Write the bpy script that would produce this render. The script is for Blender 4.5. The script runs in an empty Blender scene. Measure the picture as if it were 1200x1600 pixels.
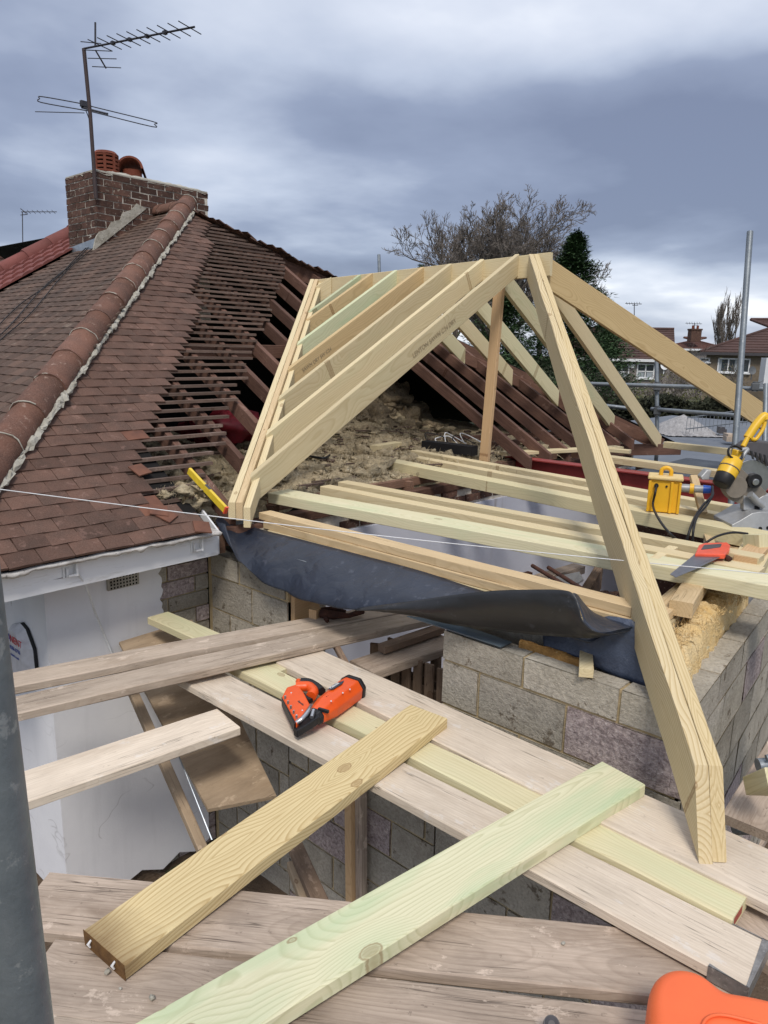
import bpy, bmesh, math, random
from math import radians as rad, sin, cos, pi, sqrt
from mathutils import Vector as V, Matrix, noise
random.seed(7)
scn = bpy.context.scene
col = scn.collection
# ------------------------------------------------------------------ camera
YAW, PIT, ROL, FPX = rad(48.1), rad(12.42), rad(1.29), 1150.0
FW = V((sin(YAW)*cos(PIT), cos(YAW)*cos(PIT), -sin(PIT)))
R0 = V((cos(YAW), -sin(YAW), 0)); U0 = R0.cross(FW)
RT = R0*cos(ROL) + U0*sin(ROL); UP = -R0*sin(ROL) + U0*cos(ROL)
cd = bpy.data.cameras.new('camera'); cam = bpy.data.objects.new('camera', cd); col.objects.link(cam)
cam.matrix_world = Matrix(((RT.x, UP.x, -FW.x, 0), (RT.y, UP.y, -FW.y, 0), (RT.z, UP.z, -FW.z, 0), (0, 0, 0, 1)))
cd.sensor_fit = 'VERTICAL'; cd.sensor_height = 36; cd.sensor_width = 27; cd.lens = FPX/1600*36
cd.clip_start = 0.05; cd.clip_end = 3000
scn.camera = cam
scn.render.resolution_x, scn.render.resolution_y = 768, 1024
# ------------------------------------------------------------------ light and sky
SUN_EL, SUN_AZ = rad(52), rad(226)      # azimuth clockwise from +Y
w = bpy.data.worlds.new('World'); scn.world = w; w.use_nodes = True
nt = w.node_tree; N = nt.nodes; L = nt.links; N.clear()
def node(nt, typ, **kw):
    n = nt.nodes.new(typ)
    for k, v in kw.items():
        if k.startswith('i_'):
            n.inputs[int(k[2:])].default_value = v
        else: setattr(n, k, v)
    return n
sky = node(nt, 'ShaderNodeTexSky', sky_type='NISHITA'); sky.sun_disc = False
sky.sun_elevation = SUN_EL; sky.sun_rotation = SUN_AZ
tc = node(nt, 'ShaderNodeTexCoord'); sep = node(nt, 'ShaderNodeSeparateXYZ'); L.new(tc.outputs['Generated'], sep.inputs[0])
def mth(nt, op, a, b=None, c=None, clamp=False):
    n = nt.nodes.new('ShaderNodeMath'); n.operation = op; n.use_clamp = clamp
    for i, x in enumerate((a, b, c)):
        if x is None: continue
        if isinstance(x, (int, float)): n.inputs[i].default_value = x
        else: nt.links.new(x, n.inputs[i])
    return n.outputs[0]
zc = mth(nt, 'MAXIMUM', sep.outputs[2], 0.0)
den = mth(nt, 'ADD', zc, 0.16)
cx = mth(nt, 'DIVIDE', sep.outputs[0], den); cy = mth(nt, 'DIVIDE', sep.outputs[1], den)
cmb = node(nt, 'ShaderNodeCombineXYZ'); L.new(cx, cmb.inputs[0]); L.new(cy, cmb.inputs[1])
n1 = node(nt, 'ShaderNodeTexNoise'); n1.inputs['Scale'].default_value = 0.5; n1.inputs['Detail'].default_value = 6; n1.inputs['Roughness'].default_value = .48; n1.inputs['Distortion'].default_value = .25
mp = node(nt, 'ShaderNodeMapping'); mp.inputs['Location'].default_value = (5.5, 4.1, 0); L.new(cmb.outputs[0], mp.inputs[0]); L.new(mp.outputs[0], n1.inputs['Vector'])
n2 = node(nt, 'ShaderNodeTexNoise'); n2.inputs['Scale'].default_value = 1.7; n2.inputs['Detail'].default_value = 5; n2.inputs['Roughness'].default_value = .5; L.new(mp.outputs[0], n2.inputs['Vector'])
el = node(nt, 'ShaderNodeValToRGB'); L.new(zc, el.inputs[0])      # height of the cloud deck: pale rim over the horizon, dark base, paler overhead
cr = el.color_ramp; cr.interpolation = 'EASE'
for i, (p, v) in enumerate([(0.0, .88), (.045, .74), (.09, .40), (.17, .24), (.25, .36), (.36, .62), (1, .8)]):
    e = cr.elements[i] if i < 2 else cr.elements.new(p)
    e.position = p; e.color = (v, v, v, 1)
f1 = mth(nt, 'MULTIPLY_ADD', n1.outputs[0], 2.5, -1.25)
f2 = mth(nt, 'MULTIPLY_ADD', n2.outputs[0], .8, -.40)
ff = mth(nt, 'ADD', mth(nt, 'ADD', el.outputs[0], f1), f2)
ramp = node(nt, 'ShaderNodeValToRGB'); L.new(ff, ramp.inputs[0])
for i, (p, c) in enumerate([(0.0, (.17, .20, .295)), (.30, (.25, .29, .40)), (.55, (.43, .48, .59)), (.82, (.62, .66, .75)), (1, (.86, .88, .92))]):
    e = ramp.color_ramp.elements[i] if i < 2 else ramp.color_ramp.elements.new(p)
    e.position = p; e.color = c + (1,)
bg1 = node(nt, 'ShaderNodeBackground'); bg1.inputs[1].default_value = .1; L.new(sky.outputs[0], bg1.inputs[0])
bg2 = node(nt, 'ShaderNodeBackground'); bg2.inputs[1].default_value = .80; L.new(ramp.outputs[0], bg2.inputs[0])
mx = node(nt, 'ShaderNodeMixShader'); mx.inputs[0].default_value = .90
L.new(bg1.outputs[0], mx.inputs[1]); L.new(bg2.outputs[0], mx.inputs[2])
wo = node(nt, 'ShaderNodeOutputWorld'); L.new(mx.outputs[0], wo.inputs[0])
sd = bpy.data.lights.new('sun', 'SUN'); sd.energy = 1.5; sd.angle = rad(14); sd.color = (1, .93, .84)
so = bpy.data.objects.new('sun', sd); col.objects.link(so)
sv = V((sin(SUN_AZ)*cos(SUN_EL), cos(SUN_AZ)*cos(SUN_EL), sin(SUN_EL)))
so.rotation_euler = sv.to_track_quat('Z', 'Y').to_euler(); so.location = (0, 0, 30)
scn.view_settings.view_transform = 'Standard'; scn.view_settings.look = 'None'
scn.view_settings.exposure = .68; scn.view_settings.gamma = 1; scn.view_settings.use_curve_mapping = False
# ------------------------------------------------------------------ helpers
def ray(x, y): return FW*FPX + RT*(x-600) - UP*(y-800)
def az(x, y, z): d = ray(x, y); return d*(z/d.z)          # photo point -> real point on a level plane
def ax(x, y, X): d = ray(x, y); return d*(X/d.x)          # ... on a wall facing X
def ay(x, y, Y): d = ray(x, y); return d*(Y/d.y)          # ... on a wall facing Y
def ad(x, y, D): return ray(x, y)*(D/FPX)                 # ... at a depth
SL = .6; EY, EZ, EX = 3.62, -1.06, .89                     # hip end slope: eave line and pitch
NRM1 = V((0, -SL, 1)).normalized()
def asl(x, y, off=0):                                      # ... on the old hip slope
    d = ray(x, y); return d*((EZ-SL*EY+off)/(d.z-SL*d.y))
def link(o, parent=None):
    col.objects.link(o)
    if parent is not None: o.parent = parent
    return o
def tag(o, label=None, cat=None, group=None, kind=None):
    if label: o['label'] = label
    if cat: o['category'] = cat
    if group: o['group'] = group
    if kind: o['kind'] = kind
    return o
def empty(name, loc, label=None, cat=None, group=None, rz=0):
    o = bpy.data.objects.new(name, None); o.empty_display_size = .1; o.location = loc; o.rotation_euler = (0, 0, rz)
    col.objects.link(o); return tag(o, label, cat, group)
def attach(o, parent):                                     # world-space mesh under an Empty that is not at the origin
    if parent is not None:
        o.parent = parent
        m = Matrix.Translation(parent.location) @ Matrix.Rotation(parent.rotation_euler.z, 4, 'Z') if parent.type == 'EMPTY' else WM(parent)
        o.matrix_parent_inverse = m.inverted()
    return o
def WM(o):
    m = o.matrix_basis.copy()
    if o.parent: m = WM(o.parent) @ o.matrix_parent_inverse @ m
    return m
class MB:
    def __init__(s): s.v = []; s.f = []; s.m = []; s.sm = []
    def add(s, vs, fs, m=0, smooth=False):
        n = len(s.v); s.v += [tuple(v) for v in vs]
        for f in fs: s.f.append(tuple(i+n for i in f)); s.m.append(m); s.sm.append(smooth)
    def box(s, c, size, R=None, m=0, ch=0):
        x, y, z = [a/2 for a in size]; c = V(c)
        if ch:
            vs = []
            for sx in (-1, 1):
                for (a, b) in ((y-ch, z), (y, z-ch), (y, -z+ch), (y-ch, -z), (-y+ch, -z), (-y, -z+ch), (-y, z-ch), (-y+ch, z)): vs.append(V((sx*x, a, b)))
            fs = [(i, i+8, (i+1) % 8+8, (i+1) % 8) for i in range(8)] + [tuple(range(8)), tuple(range(15, 7, -1))]
        else:
            vs = [V((a*x, b*y, d*z)) for a in (-1, 1) for b in (-1, 1) for d in (-1, 1)]
            fs = [(0, 1, 3, 2), (4, 6, 7, 5), (0, 4, 5, 1), (2, 3, 7, 6), (0, 2, 6, 4), (1, 5, 7, 3)]
        if R is not None: vs = [R @ v for v in vs]
        s.add([v+c for v in vs], fs, m)
    def tube(s, pts, r, n=8, m=0, cap=True, smooth=True):
        pts = [V(p) for p in pts]; k = len(pts); rs = r if isinstance(r, (list, tuple)) else [r]*k
        vs = []; prev = None
        for i, p in enumerate(pts):
            d = (pts[min(i+1, k-1)]-pts[max(i-1, 0)]).normalized()
            a = prev if prev is not None else (V((0, 0, 1)) if abs(d.z) < .9 else V((1, 0, 0)))
            u = (a-d*a.dot(d)).normalized(); prev = u; w_ = d.cross(u)
            for j in range(n): t = 2*pi*j/n; vs.append(p+(u*cos(t)+w_*sin(t))*rs[i])
        fs = [(i*n+j, i*n+(j+1) % n, (i+1)*n+(j+1) % n, (i+1)*n+j) for i in range(k-1) for j in range(n)]
        s.add(vs, fs, m, smooth)
        if cap: s.add(vs[:n], [tuple(range(n-1, -1, -1))], m); s.add(vs[-n:], [tuple(range(n))], m)
    def prism(s, top, h, m=0, dirv=None):
        top = [V(p) for p in top]; d = V(dirv) if dirv is not None else V((0, 0, -h)); n = len(top)
        nrm = V((0, 0, 0))
        for i in range(n): nrm += (top[i]-top[0]).cross(top[(i+1) % n]-top[0])
        if nrm.dot(d) > 0: top = top[::-1]
        vs = top+[p+d for p in top]
        s.add(vs, [tuple(range(n)), tuple(range(2*n-1, n-1, -1))]+[(i, i+n, (i+1) % n+n, (i+1) % n) for i in range(n)], m)
    def ball(s, c, r, n=10, m=0, sc=(1, 1, 1)):
        c = V(c); vs = []; k = n//2+1
        for i in range(k+1):
            a = pi*i/k
            for j in range(n): b = 2*pi*j/n; vs.append(c+V((sin(a)*cos(b)*sc[0], sin(a)*sin(b)*sc[1], cos(a)*sc[2]))*r)
        s.add(vs, [(i*n+j, (i+1)*n+j, (i+1)*n+(j+1) % n, i*n+(j+1) % n) for i in range(k) for j in range(n)], m, True)
    def mesh(s, name, mats):
        me = bpy.data.meshes.new(name); me.from_pydata(s.v, [], s.f)
        for mt in (mats if isinstance(mats, (list, tuple)) else [mats]): me.materials.append(mt)
        me.polygons.foreach_set('material_index', s.m); me.polygons.foreach_set('use_smooth', s.sm)
        me.update(); return me
    def build(s, name, mats, parent=None, bevel=0, bseg=2):
        o = bpy.data.objects.new(name, s.mesh(name, mats)); col.objects.link(o)
        if parent is not None: attach(o, parent)
        if bevel:
            b = o.modifiers.new('bevel', 'BEVEL'); b.width = bevel; b.segments = bseg; b.limit_method = 'ANGLE'; b.angle_limit = rad(35)
        return o
# ------------------------------------------------------------------ materials
def newmat(name, rough=.8, spec=.3):
    m = bpy.data.materials.new(name); m.use_nodes = True; nt = m.node_tree
    b = nt.nodes['Principled BSDF']; b.inputs['Roughness'].default_value = rough; b.inputs['Specular IOR Level'].default_value = spec
    return m, nt, b
def coords(nt, kind='Object', rnd=True, scale=(1, 1, 1)):
    tc = nt.nodes.new('ShaderNodeTexCoord'); out = tc.outputs[kind]
    if rnd:
        oi = nt.nodes.new('ShaderNodeObjectInfo'); sc = nt.nodes.new('ShaderNodeVectorMath'); sc.operation = 'SCALE'
        sc.inputs[0].default_value = (17.3, 5.1, 9.7); nt.links.new(oi.outputs['Random'], sc.inputs['Scale'])
        a = nt.nodes.new('ShaderNodeVectorMath'); nt.links.new(out, a.inputs[0]); nt.links.new(sc.outputs[0], a.inputs[1]); out = a.outputs[0]
    if scale != (1, 1, 1):
        m = nt.nodes.new('ShaderNodeVectorMath'); m.operation = 'MULTIPLY'; m.inputs[1].default_value = scale; nt.links.new(out, m.inputs[0]); out = m.outputs[0]
    return out
def vmul(nt, v, s):
    m = nt.nodes.new('ShaderNodeVectorMath'); m.operation = 'MULTIPLY'; m.inputs[1].default_value = s; nt.links.new(v, m.inputs[0]); return m.outputs[0]
def nz(nt, v, scale, detail=3, rough=.55, dist=0):
    n = nt.nodes.new('ShaderNodeTexNoise'); n.inputs['Scale'].default_value = scale; n.inputs['Detail'].default_value = detail
    n.inputs['Roughness'].default_value = rough; n.inputs['Distortion'].default_value = dist; nt.links.new(v, n.inputs['Vector']); return n.outputs[0]
def rmp(nt, f, stops):
    r = nt.nodes.new('ShaderNodeValToRGB'); nt.links.new(f, r.inputs[0]); e = r.color_ramp.elements
    for i, (p, c) in enumerate(stops):
        q = e[i] if i < 2 else e.new(p)
        q.position = p; q.color = (c, c, c, 1) if isinstance(c, (int, float)) else tuple(c)+(1,)
    return r.outputs[0]
def mix(nt, f, a, b, mode='MIX'):
    m = nt.nodes.new('ShaderNodeMix'); m.data_type = 'RGBA'; m.blend_type = mode
    for s, x in ((m.inputs[0], f), (m.inputs[6], a), (m.inputs[7], b)):
        if isinstance(x, (int, float)): s.default_value = x
        elif isinstance(x, (tuple, list)): s.default_value = tuple(x)+(1,)
        else: nt.links.new(x, s)
    return m.outputs[2]
def bump(nt, b, h, strength=.4, dist=.01):
    n = nt.nodes.new('ShaderNodeBump'); n.inputs['Strength'].default_value = strength; n.inputs['Distance'].default_value = dist
    nt.links.new(h, n.inputs['Height']); nt.links.new(n.outputs[0], b.inputs['Normal'])
def rndval(nt):
    return nt.nodes.new('ShaderNodeObjectInfo').outputs['Random']
def wood(name, light, dark, ringc=.35, knots=1, green=0, cracks=0, dirt=0, rough=.75, fib=.25, vary=.12, stain=0):
    m, nt, b = newmat(name, rough, .25)
    P = coords(nt); s = nt.nodes.new('ShaderNodeSeparateXYZ'); nt.links.new(P, s.inputs[0])
    # knots: sparse cells, each a small dark eye that pushes the rings aside
    kv = vmul(nt, P, (2.5, 4.4, .5)); vo = nt.nodes.new('ShaderNodeTexVoronoi'); vo.voronoi_dimensions = '2D'; vo.inputs['Scale'].default_value = 1; nt.links.new(kv, vo.inputs['Vector'])
    kd = vo.outputs['Distance']; kr = vo.outputs['Color']
    ks = nt.nodes.new('ShaderNodeSeparateColor'); nt.links.new(kr, ks.inputs[0])
    size = mth(nt, 'MULTIPLY_ADD', ks.outputs[0], .15, -.075+.015*knots)            # many cells have no knot at all
    kk = mth(nt, 'SUBTRACT', size, kd)                                            # >0 inside
    push = mth(nt, 'MULTIPLY', mth(nt, 'MAXIMUM', mth(nt, 'SUBTRACT', .42, kd), 0), mth(nt, 'MAXIMUM', size, 0))
    dn = nz(nt, vmul(nt, P, (.8, 3, 3)), 1.6, 2, .5)
    y = mth(nt, 'ADD', s.outputs[1], mth(nt, 'MULTIPLY', dn, .09))
    z = mth(nt, 'ADD', s.outputs[2], mth(nt, 'MULTIPLY', nz(nt, vmul(nt, P, (1.1, .8, .8)), 1.0, 2), .26))
    yy = mth(nt, 'PINGPONG', y, .16)
    rr = mth(nt, 'SQRT', mth(nt, 'ADD', mth(nt, 'MULTIPLY', yy, yy), mth(nt, 'MULTIPLY', mth(nt, 'PINGPONG', z, .11), mth(nt, 'PINGPONG', z, .11))))
    rr = mth(nt, 'ADD', rr, mth(nt, 'MULTIPLY', push, 1.7))
    rings = mth(nt, 'FRACT', mth(nt, 'MULTIPLY', rr, 78))
    rg = rmp(nt, rings, [(0, 0.0), (.55, .25), (.85, 1.0), (1.0, 0.0)])
    fibre = nz(nt, vmul(nt, P, (3, 130, 130)), 1, 3, .6)
    big = nz(nt, vmul(nt, P, (1.1, 5, 5)), 1.3, 3, .6)
    c = mix(nt, mth(nt, 'MULTIPLY', rg, ringc), light, dark)
    c = mix(nt, mth(nt, 'MULTIPLY', rmp(nt, fibre, [(.35, 0.0), (.7, 1.0)]), fib), c, dark)
    if green:
        g = mth(nt, 'ADD', rmp(nt, big, [(.50, 0.0), (.74, 1.0)]), mth(nt, 'MULTIPLY', push, 16.0), clamp=True)
        c = mix(nt, mth(nt, 'MULTIPLY', g, green), c, (.40, .54, .32))
    if dirt:
        c = mix(nt, mth(nt, 'MULTIPLY', rmp(nt, nz(nt, vmul(nt, P, (1.6, 4, 4)), 2.2, 5, .65), [(.42, 0.0), (.72, 1.0)]), dirt), c, tuple(x*.45 for x in dark))
        c = mix(nt, mth(nt, 'MULTIPLY', rmp(nt, nz(nt, vmul(nt, P, (1.3, 3, 3)), 4.1, 5, .7), [(.60, 0.0), (.70, 1.0)]), dirt*.6), c, tuple(min(1, x*1.35) for x in light))
    kc = rmp(nt, mth(nt, 'MULTIPLY_ADD', mth(nt, 'ADD', kk, mth(nt, 'MULTIPLY', mth(nt, 'SUBTRACT', nz(nt, P, 60, 2), .5), .03)), 22, .25), [(.0, 0.0), (.25, .75), (.45, .85), (.6, .35), (1.0, .6)])
    if knots > 0: c = mix(nt, mth(nt, 'MULTIPLY', kc, .85), c, (light[0]*.38, light[1]*.27, light[2]*.2))
    h = mth(nt, 'ADD', mth(nt, 'MULTIPLY', fibre, .5), mth(nt, 'MULTIPLY', rg, -.3))
    if cracks:
        ck = nz(nt, vmul(nt, P, (.55, 24, 24)), 1.0, 4, .55); cm = rmp(nt, mth(nt, 'ABSOLUTE', mth(nt, 'SUBTRACT', ck, .5)), [(0, 1.0), (.006*cracks, 0.0)])
        gate = rmp(nt, nz(nt, vmul(nt, P, (1.2, 6, 6)), 1.7, 2), [(.5, 0.0), (.56, 1.0)]); cm = mth(nt, 'MULTIPLY', cm, gate)
        sc = nz(nt, vmul(nt, P, (9, 60, 60)), 1, 4, .7); sm = rmp(nt, sc, [(.70, 0.0), (.75, 1.0)])
        cm = mth(nt, 'ADD', cm, mth(nt, 'MULTIPLY', sm, .55), clamp=True)
        c = mix(nt, mth(nt, 'MULTIPLY', cm, .8), c, tuple(x*.3 for x in dark)); h = mth(nt, 'SUBTRACT', h, mth(nt, 'MULTIPLY', cm, 1.2))
        sp1 = rmp(nt, nz(nt, vmul(nt, P, (1, 1.6, 1)), 7, 6, .72), [(.60, 0.0), (.645, 1.0)]); c = mix(nt, mth(nt, 'MULTIPLY', sp1, min(.55, dirt*1.1)), c, tuple(min(.75, x*1.35+.05) for x in light))
        sp2 = rmp(nt, nz(nt, vmul(nt, P, (1, 1.5, 1)), 26, 5, .75), [(.63, 0.0), (.68, 1.0)]); c = mix(nt, mth(nt, 'MULTIPLY', sp2, min(.5, dirt*1.3)), c, tuple(x*.5 for x in dark))
        sp3 = rmp(nt, nz(nt, vmul(nt, P, (.7, 2.2, 1)), 2.6, 6, .7), [(.52, 0.0), (.66, 1.0)]); c = mix(nt, mth(nt, 'MULTIPLY', sp3, dirt*.75), c, (dark[0]*.8, dark[1]*.72, dark[2]*.62))
    if stain:
        o_ = nt.nodes.new('ShaderNodeTexCoord'); so_ = nt.nodes.new('ShaderNodeSeparateXYZ'); nt.links.new(o_.outputs['Object'], so_.inputs[0])
        sx = rmp(nt, mth(nt, 'ADD', so_.outputs[0], mth(nt, 'MULTIPLY', mth(nt, 'SUBTRACT', nz(nt, P, 14, 4), .5), .12)), [(.0, 1.0), (stain, 0.0)]); c = mix(nt, mth(nt, 'MULTIPLY', sx, .7), c, (.13, .07, .03))
    hsv = nt.nodes.new('ShaderNodeHueSaturation'); nt.links.new(c, hsv.inputs['Color'])
    nt.links.new(mth(nt, 'MULTIPLY_ADD', rndval(nt), vary*2, 1-vary), hsv.inputs['Value'])
    nt.links.new(hsv.outputs[0], b.inputs['Base Color']); bump(nt, b, h, .35, .003)
    return m
def mottled(name, c1, c2, scale=8, c3=None, rough=.85, bstr=.5, bscale=60, bdist=.006, rnd=True, vary=0, speck=None, detail=5, spec=.25, metal=0, coord='Object', thr=(.35, .68)):
    m, nt, b = newmat(name, rough, spec); b.inputs['Metallic'].default_value = metal
    P = coords(nt, coord, rnd)
    c = mix(nt, rmp(nt, nz(nt, P, scale, detail, .62), [(thr[0], 0.0), (thr[1], 1.0)]), c1, c2)
    if c3: c = mix(nt, rmp(nt, nz(nt, P, scale*2.7, detail, .7), [(.60, 0.0), (.66, 1.0)]), c, c3)
    fine = nz(nt, P, bscale, 4, .7)
    if speck: c = mix(nt, mth(nt, 'MULTIPLY', rmp(nt, fine, [(.40, 0.0), (.66, 1.0)]), speck[0]), c, speck[1])
    if vary:
        hsv = nt.nodes.new('ShaderNodeHueSaturation'); nt.links.new(c, hsv.inputs['Color']); nt.links.new(mth(nt, 'MULTIPLY_ADD', mth(nt, 'FRACT', mth(nt, 'ADD', rndval(nt), mth(nt, 'MULTIPLY', nt.nodes.new('ShaderNodeNewGeometry').outputs['Random Per Island'], 7.31))), vary*2, 1-vary), hsv.inputs['Value']); c = hsv.outputs[0]
    nt.links.new(c, b.inputs['Base Color']); bump(nt, b, fine, bstr, bdist)
    return m
M = {}
M['new'] = wood('new_timber', (.66, .56, .36), (.46, .35, .18), .45, 1, .10)
M['new_b'] = wood('new_timber_greener', (.64, .58, .38), (.44, .38, .20), .42, 1, .22)
M['green'] = wood('green_treated_timber', (.72, .69, .48), (.45, .43, .24), .55, 1.6, .62, vary=.03)
M['gold'] = wood('golden_treated_timber', (.70, .57, .32), (.40, .27, .11), .75, 1.4, .04, vary=.03, stain=.14)
M['orange'] = wood('orange_softwood', (.64, .44, .25), (.44, .26, .12), .4, 1, 0)
M['board'] = wood('pale_scaffold_board', (.74, .64, .52), (.43, .34, .255), .24, 0, 0, 1.3, .26, .9, .3, .08)
M['board_dark'] = wood('weathered_scaffold_board', (.50, .405, .325), (.24, .18, .138), .32, 0, 0, 1.8, .45, .9, .45, .08)
M['board_mid'] = wood('greyed_scaffold_board', (.52, .43, .345), (.28, .215, .16), .26, 0, 0, 1.6, .4, .9, .4, .08)
M['old'] = wood('old_brown_rafter', (.165, .090, .066), (.075, .040, .030), .4, .8, 0, 1.2, .4, .8, .5, .25)
M['oldtop'] = wood('old_brown_joist', (.22, .13, .09), (.09, .05, .035), .4, .8, 0, 1.2, .4, .8, .5, .25)
M['batten'] = wood('old_batten', (.19, .135, .11), (.085, .052, .04), .3, .6, 0, 1, .4, .8, .5, .25)
M['ply'] = wood('weathered_plywood', (.42, .32, .22), (.28, .20, .13), .12, .4, 0, 1.2, .45, .85, .3, .1)
M['pallet'] = wood('dark_pallet_wood', (.24, .17, .12), (.12, .08, .06), .3, .7, 0, 1, .4, .9, .4, .2)
M['tile'] = mottled('brown_clay_tile', (.120, .064, .047), (.066, .040, .031), 5, (.17, .10, .08), .85, .7, 170, .003, vary=.22, speck=(.35, (.22, .15, .12)))
M['tile_shade'] = mottled('shaded_brown_tile', (.115, .068, .050), (.062, .042, .034), 3, (.17, .13, .10), .88, .7, 120, .003, vary=.2, speck=(.3, (.19, .15, .12)))  # brown tile copy for the side slope, shade put into its colour
M['tile_new'] = mottled('orange_broken_tile', (.19, .085, .055), (.12, .058, .042), 9, None, .85, .5, 150, .003)
M['hiptile'] = mottled('red_hip_tile', (.165, .080, .056), (.09, .050, .038), 6, (.30, .21, .17), .88, .8, 120, .004, vary=.15, speck=(.4, (.30, .18, .14)))
M['mortar'] = mottled('pale_mortar', (.50, .48, .42), (.30, .28, .23), 12, (.20, .18, .14), .95, .9, 60, .01)
M['redtile'] = mottled('red_concrete_tile', (.21, .072, .062), (.15, .055, .048), 3, None, .75, .4, 80, .003, vary=.08)
M['brick'] = mottled('dark_stock_brick', (.125, .066, .048), (.065, .038, .03), 11, (.34, .29, .23), .92, .9, 120, .004, vary=.3, speck=(.3, (.05, .03, .03)))
M['brickmortar'] = mottled('grey_brick_mortar', (.66, .61, .53), (.46, .42, .36), 20, None, .95, .8, 90, .004, rnd=False)
M['block'] = mottled('grey_concrete_block', (.48, .44, .37), (.34, .31, .255), 4, (.15, .12, .085), .95, 1, 60, .010, vary=.16, speck=(.55, (.20, .18, .15)))
M['block_pink'] = mottled('pinkish_aggregate_block', (.52, .44, .42), (.40, .33, .32), 24, (.68, .63, .60), .95, 1, 52, .012, vary=.06, speck=(.8, (.15, .115, .115)))
M['jmortar'] = mottled('sandy_mortar', (.50, .39, .23), (.36, .28, .16), 14, None, .95, .9, 70, .006, rnd=False)
M['concrete'] = mottled('cement_top', (.46, .44, .38), (.32, .30, .26), 6, (.22, .20, .17), .95, .8, 90, .004)
def render_mat():
    m, nt, b = newmat('white_painted_render', .85, .2); P = coords(nt, 'Object', False)
    c = mix(nt, rmp(nt, nz(nt, P, 2.2, 5), [(.3, 0.0), (.75, 1.0)]), (.78, .78, .80), (.68, .68, .71))
    s = nt.nodes.new('ShaderNodeSeparateXYZ'); nt.links.new(P, s.inputs[0])
    ln = nz(nt, vmul(nt, P, (1, 1, 1.6)), 1.3, 3, .5); cm = rmp(nt, mth(nt, 'ABSOLUTE', mth(nt, 'SUBTRACT', ln, .5)), [(0, 1.0), (.005, 0.0)])
    gt = rmp(nt, nz(nt, P, 3.1, 3), [(.50, 0.0), (.60, 1.0)]); lowz = rmp(nt, mth(nt, 'MULTIPLY', s.outputs[2], -.3), [(.62, 0.0), (.80, 1.0)])
    cm = mth(nt, 'MULTIPLY', mth(nt, 'MULTIPLY', cm, gt), mth(nt, 'ADD', lowz, .15), clamp=True)
    ch = rmp(nt, nz(nt, vmul(nt, P, (1, 1, .6)), 11, 4, .6), [(.715, 0.0), (.735, 1.0)])
    dr = rmp(nt, nz(nt, vmul(nt, P, (7, 7, .7)), 1.2, 4, .6), [(.52, 0.0), (.75, 1.0)])
    c = mix(nt, mth(nt, 'MULTIPLY', dr, .22), c, (.42, .42, .44)); c = mix(nt, mth(nt, 'ADD', mth(nt, 'MULTIPLY', cm, .35), mth(nt, 'MULTIPLY', ch, .45), clamp=True), c, (.22, .20, .19))
    nt.links.new(c, b.inputs['Base Color']); bump(nt, b, nz(nt, P, 55, 5, .7), .35, .004); return m
M['render'] = render_mat()
M['plaster'] = mottled('pale_grey_lilac_plaster', (.60, .62, .69), (.53, .55, .63), 1.6, None, .85, .15, 60, .002, rnd=False)
def fascia_mat():
    m, nt, b = newmat('white_fascia_paint', .45, .4); P = coords(nt, 'Object', False)
    c = mix(nt, rmp(nt, nz(nt, vmul(nt, P, (1, 1, 6)), 3, 5, .7), [(.56, 0.0), (.75, 1.0)]), (.76, .77, .79), (.45, .44, .42))
    nt.links.new(c, b.inputs['Base Color']); return m
M['fascia'] = fascia_mat()
def plain(name, c, rough=.5, spec=.4, metal=0, var=.08, sc=20, bstr=.05):
    return mottled(name, c, tuple(x*(1-var*2) for x in c), sc, None, rough, bstr, 90, .002, True, 0, None, 3, spec, metal)
M['dpc'] = mottled('blue_black_damp_sheet', (.026, .033, .052), (.017, .022, .035), 4, (.05, .058, .08), .40, .7, 18, .006, rnd=False, spec=.45)
M['dpc_dark'] = mottled('black_damp_sheet_back', (.020, .021, .024), (.014, .015, .017), 5, (.04, .042, .05), .42, .35, 25, .004, rnd=False, spec=.5)
def crease(m, amt):
    nt = m.node_tree; b = nt.nodes['Principled BSDF']; P = coords(nt, 'Object', False)
    a = mth(nt, 'ABSOLUTE', mth(nt, 'SUBTRACT', nz(nt, vmul(nt, P, (1, .9, 1.2)), 3.2, 1.5, .5, .5), .5)); c = mth(nt, 'ABSOLUTE', mth(nt, 'SUBTRACT', nz(nt, P, 12, 2, .5, .4), .5))
    bump(nt, b, mth(nt, 'ADD', mth(nt, 'MULTIPLY', a, 1.0), mth(nt, 'MULTIPLY', c, .2)), .5, amt)
crease(M['dpc'], .085); crease(M['dpc_dark'], .03)
M['galv'] = mottled('galvanised_steel', (.42, .46, .50), (.30, .34, .38), 14, (.58, .60, .62), .42, .2, 80, .002, metal=.75, spec=.5)
M['scaff'] = mottled('weathered_scaffold_tube', (.24, .27, .295), (.16, .185, .21), 9, (.36, .38, .40), .5, .5, 60, .002, metal=.55, spec=.5, speck=(.3, (.30, .32, .34)))
M['wool'] = mottled('dirty_mineral_wool', (.62, .52, .35), (.46, .37, .24), 5, (.72, .64, .48), 1, 1, 45, .03, speck=(.5, (.17, .14, .09)))
M['wool_dark'] = mottled('brown_old_wool', (.42, .34, .23), (.27, .215, .145), 5, (.50, .36, .19), 1, 1, 40, .03, speck=(.5, (.08, .06, .04)))
M['pir'] = mottled('yellow_fibre_insulation', (.88, .68, .38), (.80, .54, .22), 9, (.90, .78, .52), 1, 1, 70, .02)
M['foam'] = mottled('orange_brown_foam', (.45, .25, .08), (.28, .15, .05), 14, (.55, .36, .16), 1, 1, 80, .015)
M['rsj'] = plain('red_oxide_steel', (.30, .042, .038), .5, .4, 0, .12, 6)
M['yellow'] = plain('yellow_tool_plastic', (.80, .44, .02), .42, .5, 0, .05, 9)
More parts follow.
